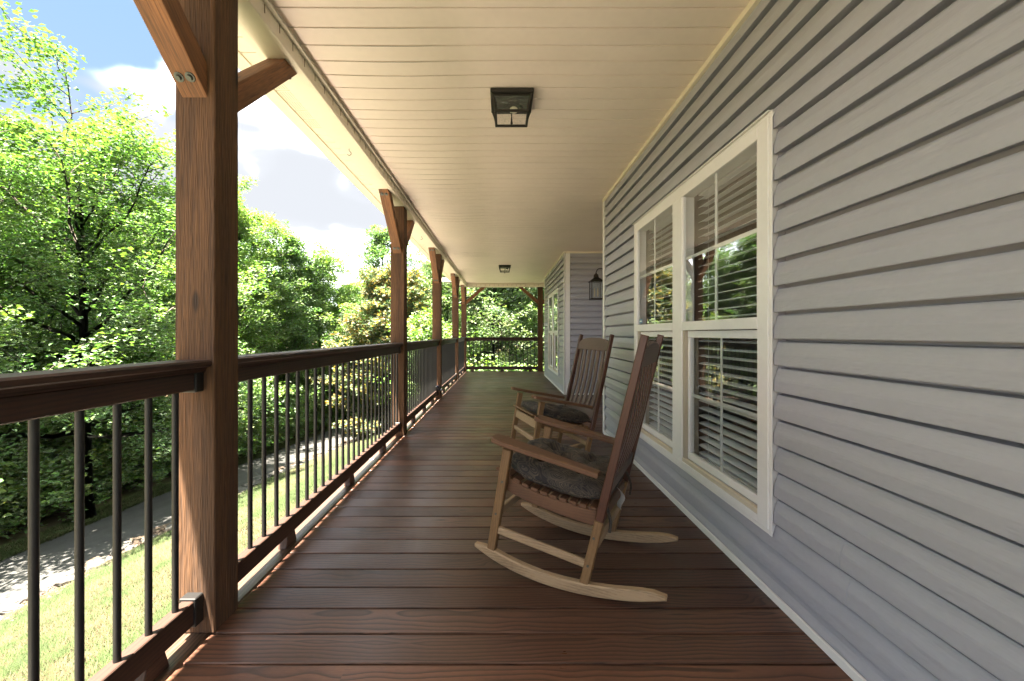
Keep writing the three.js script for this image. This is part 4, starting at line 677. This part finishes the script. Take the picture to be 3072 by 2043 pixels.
const KIND = {
  oak: treeGeo(11, { height: 10.5, radius: 5.6, bare: 0.24, girth: 0.17, limbs: 30, subs: 12, clumps: 6, perClump: 30, clump: 0.5, size: 0.115, wide: 0.36, leaf: G1, alt: G2, altShare: 0.3, rise0: 0.1, rise1: 1.15, lean: -0.01 }),
  maple: treeGeo(23, { height: 11, radius: 4.2, bare: 0.1, girth: 0.11, limbs: 28, subs: 10, clumps: 5, perClump: 42, clump: 0.42, size: 0.112, wide: 0.42, leaf: G2, alt: YEL, altShare: 0.2, rise0: 0.2, rise1: 1.2 }),
  poplar: treeGeo(37, { height: 13, radius: 3.2, bare: 0.2, girth: 0.12, limbs: 26, subs: 9, clumps: 5, perClump: 38, clump: 0.42, size: 0.115, wide: 0.44, leaf: G3, alt: G2, altShare: 0.35, rise0: 0.45, rise1: 1.3 }),
  hickory: treeGeo(41, { height: 10.5, radius: 4.0, bare: 0.16, girth: 0.09, limbs: 26, subs: 9, clumps: 5, perClump: 21, clump: 0.46, size: 0.18, wide: 0.24, leaf: [0.12, 0.205, 0.045], alt: PALE, altShare: 0.3, droop: -0.7, rise0: 0.15, rise1: 1.1 }),
  magnolia: treeGeo(53, { height: 8.8, radius: 2.9, bare: 0.03, girth: 0.11, limbs: 46, subs: 11, clumps: 5, perClump: 34, clump: 0.34, size: 0.19, wide: 0.26, leaf: [0.085, 0.135, 0.035], alt: OCH, altShare: 0.34, tilt: 1.3, droop: 0.3, env: (t) => Math.sqrt(Math.max(0, 1 - Math.pow((t - 0.3) / 0.72, 2))), rise0: 0.15, rise1: 1.25 }),
  sapling: treeGeo(67, { height: 4.2, radius: 1.5, bare: 0.08, girth: 0.028, limbs: 14, subs: 5, clumps: 3, perClump: 14, clump: 0.3, size: 0.13, wide: 0.4, leaf: G2, alt: YEL, altShare: 0.3, rise0: 0.1, rise1: 1.0, twig: 0.5 }),
  bush: treeGeo(71, { height: 1.7, radius: 1.15, bare: 0.02, girth: 0.02, limbs: 14, subs: 5, clumps: 3, perClump: 16, clump: 0.24, size: 0.12, wide: 0.42, leaf: G2, alt: YEL, altShare: 0.25, rise0: 0.3, rise1: 1.1, twig: 0.5 }),
  distant: treeGeo(83, { height: 12, radius: 4.6, bare: 0.04, girth: 0.13, limbs: 26, subs: 7, clumps: 4, perClump: 20, clump: 0.55, size: 0.22, wide: 0.42, leaf: [0.115, 0.21, 0.035], alt: G2, altShare: 0.3, env: (t) => Math.sqrt(Math.max(0, 1 - Math.pow((t - 0.3) / 0.75, 2))) }),
};
console.log('tree triangles', Object.values(KIND).reduce((s, k) => s + k.tris, 0));
function plant(kind, name, label, category, group, x, d, scale, turn, tall = 1) {
  const K = KIND[kind], t = thing(name, label, category, x, groundY(x, d) - 0.05, -d, group);
  mesh(kind === 'bush' ? 'stems' : 'trunk', K.bg, M.bark, t); mesh(kind === 'bush' ? 'foliage' : 'crown', K.lg, leafMats.oak, t);
  t.scale.set(scale, scale * tall, scale); t.rotation.y = turn; return t;
}
// the trees one can tell apart
plant('oak', 'oak_tree', 'big oak at the left with a straight trunk at the edge of the driveway', 'tree', null, -11.95, 12.6, 1, 0.4);
plant('magnolia', 'magnolia_tree', 'magnolia with ochre leaf undersides showing behind the second post', 'tree', null, -5.7, 22, 0.92, 1.1);
plant('poplar', 'poplar_tree', 'tall slender tree rising above the magnolia behind the second post', 'tree', null, -9.3, 33, 1.05, 2.0, 1.02);
plant('maple', 'maple_tree', 'bright green tree just right of the nearest post, above the railing', 'tree', null, -12.6, 21, 0.98, 0.6, 1.08);
plant('poplar', 'slender_tree', 'slender tree with a tufted leader against the sky between the first two posts', 'tree', null, -11.2, 23.5, 0.86, 4.1);
plant('maple', 'young_maple_tree', 'bright green tree with a pointed top left of the magnolia', 'tree', null, -10.6, 25.5, 0.92, 3.2);
plant('maple', 'low_maple_tree', 'lower light green tree sloping down to the magnolia', 'tree', null, -9.9, 28.5, 0.80, 5.0);
plant('hickory', 'hickory_tree', 'pale drooping-leaved tree with a thin trunk seen through the far end of the porch', 'tree', null, -0.5, 23.5, 1.08, 0.9);
plant('hickory', 'leaning_hickory_tree', 'leafy tree at the right of the far end opening, beside the corner post', 'tree', null, 2.9, 25, 1.05, 2.7);
plant('maple', 'yellow_green_tree', 'yellow-green tree in the middle of the far end opening', 'tree', null, 1.2, 27, 0.95, 1.5);
plant('hickory', 'dark_hickory_tree', 'leafy tree behind the far left corner post', 'tree', null, -3.2, 26, 0.98, 4.4);
// the woods beyond the driveway
const rw = rng(2024);
const woods = [[-17.8, 13.2, 'oak', 0.95], [-16.5, 9.5, 'oak', 0.95], [-15.3, 16.3, 'poplar', 0.85], [-17.8, 13.4, 'maple', 1.0], [-19.5, 18.5, 'oak', 0.9], [-17.5, 22.5, 'poplar', 0.92], [-16.8, 5.2, 'poplar', 0.95], [-15.5, 27.5, 'maple', 1], [-21.5, 26, 'poplar', 1.0], [-14.2, 31.5, 'poplar', 0.85], [-5.2, 36, 'maple', 0.95], [-1.5, 33, 'poplar', 0.85], [3.6, 32, 'hickory', 1.0], [6.8, 27, 'maple', 0.95], [-6.8, 42, 'oak', 0.8]];
for (const [x, d, k, s] of woods) plant(k, 'woodland_tree', 'green hardwood tree in the dense woods beyond the driveway', 'tree', 'woodland trees', x, d, s * (0.94 + 0.12 * rw()), rw() * 6.28);
for (let i = 0; i < 44; i++) {   // the back of the woods
  const a = lerp(-1.75, 0.62, (i + 0.5 * rw()) / 44), R = 36 + 16 * rw(), x = -4 + Math.sin(a) * R, d = 4 + Math.cos(a) * R; plant('distant', 'background_tree', 'distant tree closing off the back of the woods', 'tree', 'background trees', x, d, 0.72 + 0.22 * rw(), rw() * 6.28);
}
// saplings and low growth along the far side of the driveway
for (let i = 0; i < 62; i++) {
  const d = 3 + 27 * (i + rw()) / 62, x = edgeOut(d) - 1.6 - 7.5 * rw() * rw(); plant('sapling', 'sapling', 'thin leafy sapling in the shade under the trees beyond the driveway', 'sapling', 'understory saplings', x, d, 0.65 + 0.7 * rw(), rw() * 6.28);
}
for (let i = 0; i < 84; i++) {
  const d = 3 + 28 * (i + rw()) / 84, x = edgeOut(d) - 1.0 - 4.5 * rw() * rw(); plant('bush', 'shrub', 'low green shrub at the wooded edge of the driveway', 'shrub', 'shrubs along the driveway', x, d, 0.55 + 0.8 * rw(), rw() * 6.28);
}
for (let i = 0; i < 16; i++) { const x = -4.5 + 9.5 * rw(), d = 17.5 + 7 * rw(); if (x < edgeIn(d) + 1) continue; plant(i % 2 ? 'sapling' : 'bush', i % 2 ? 'young_tree' : 'yard_shrub', i % 2 ? 'leafy young tree growing past the end of the porch' : 'low shrub growing past the far end railing', i % 2 ? 'sapling' : 'shrub', i % 2 ? 'young trees past the porch' : 'shrubs past the porch', x, d, 0.8 + 0.4 * rw(), rw() * 6.28); }
console.log('trees');

scene.traverse((o) => { if (o.isMesh) { o.castShadow = true; o.receiveShadow = true; } });
renderer.render(scene, camera);
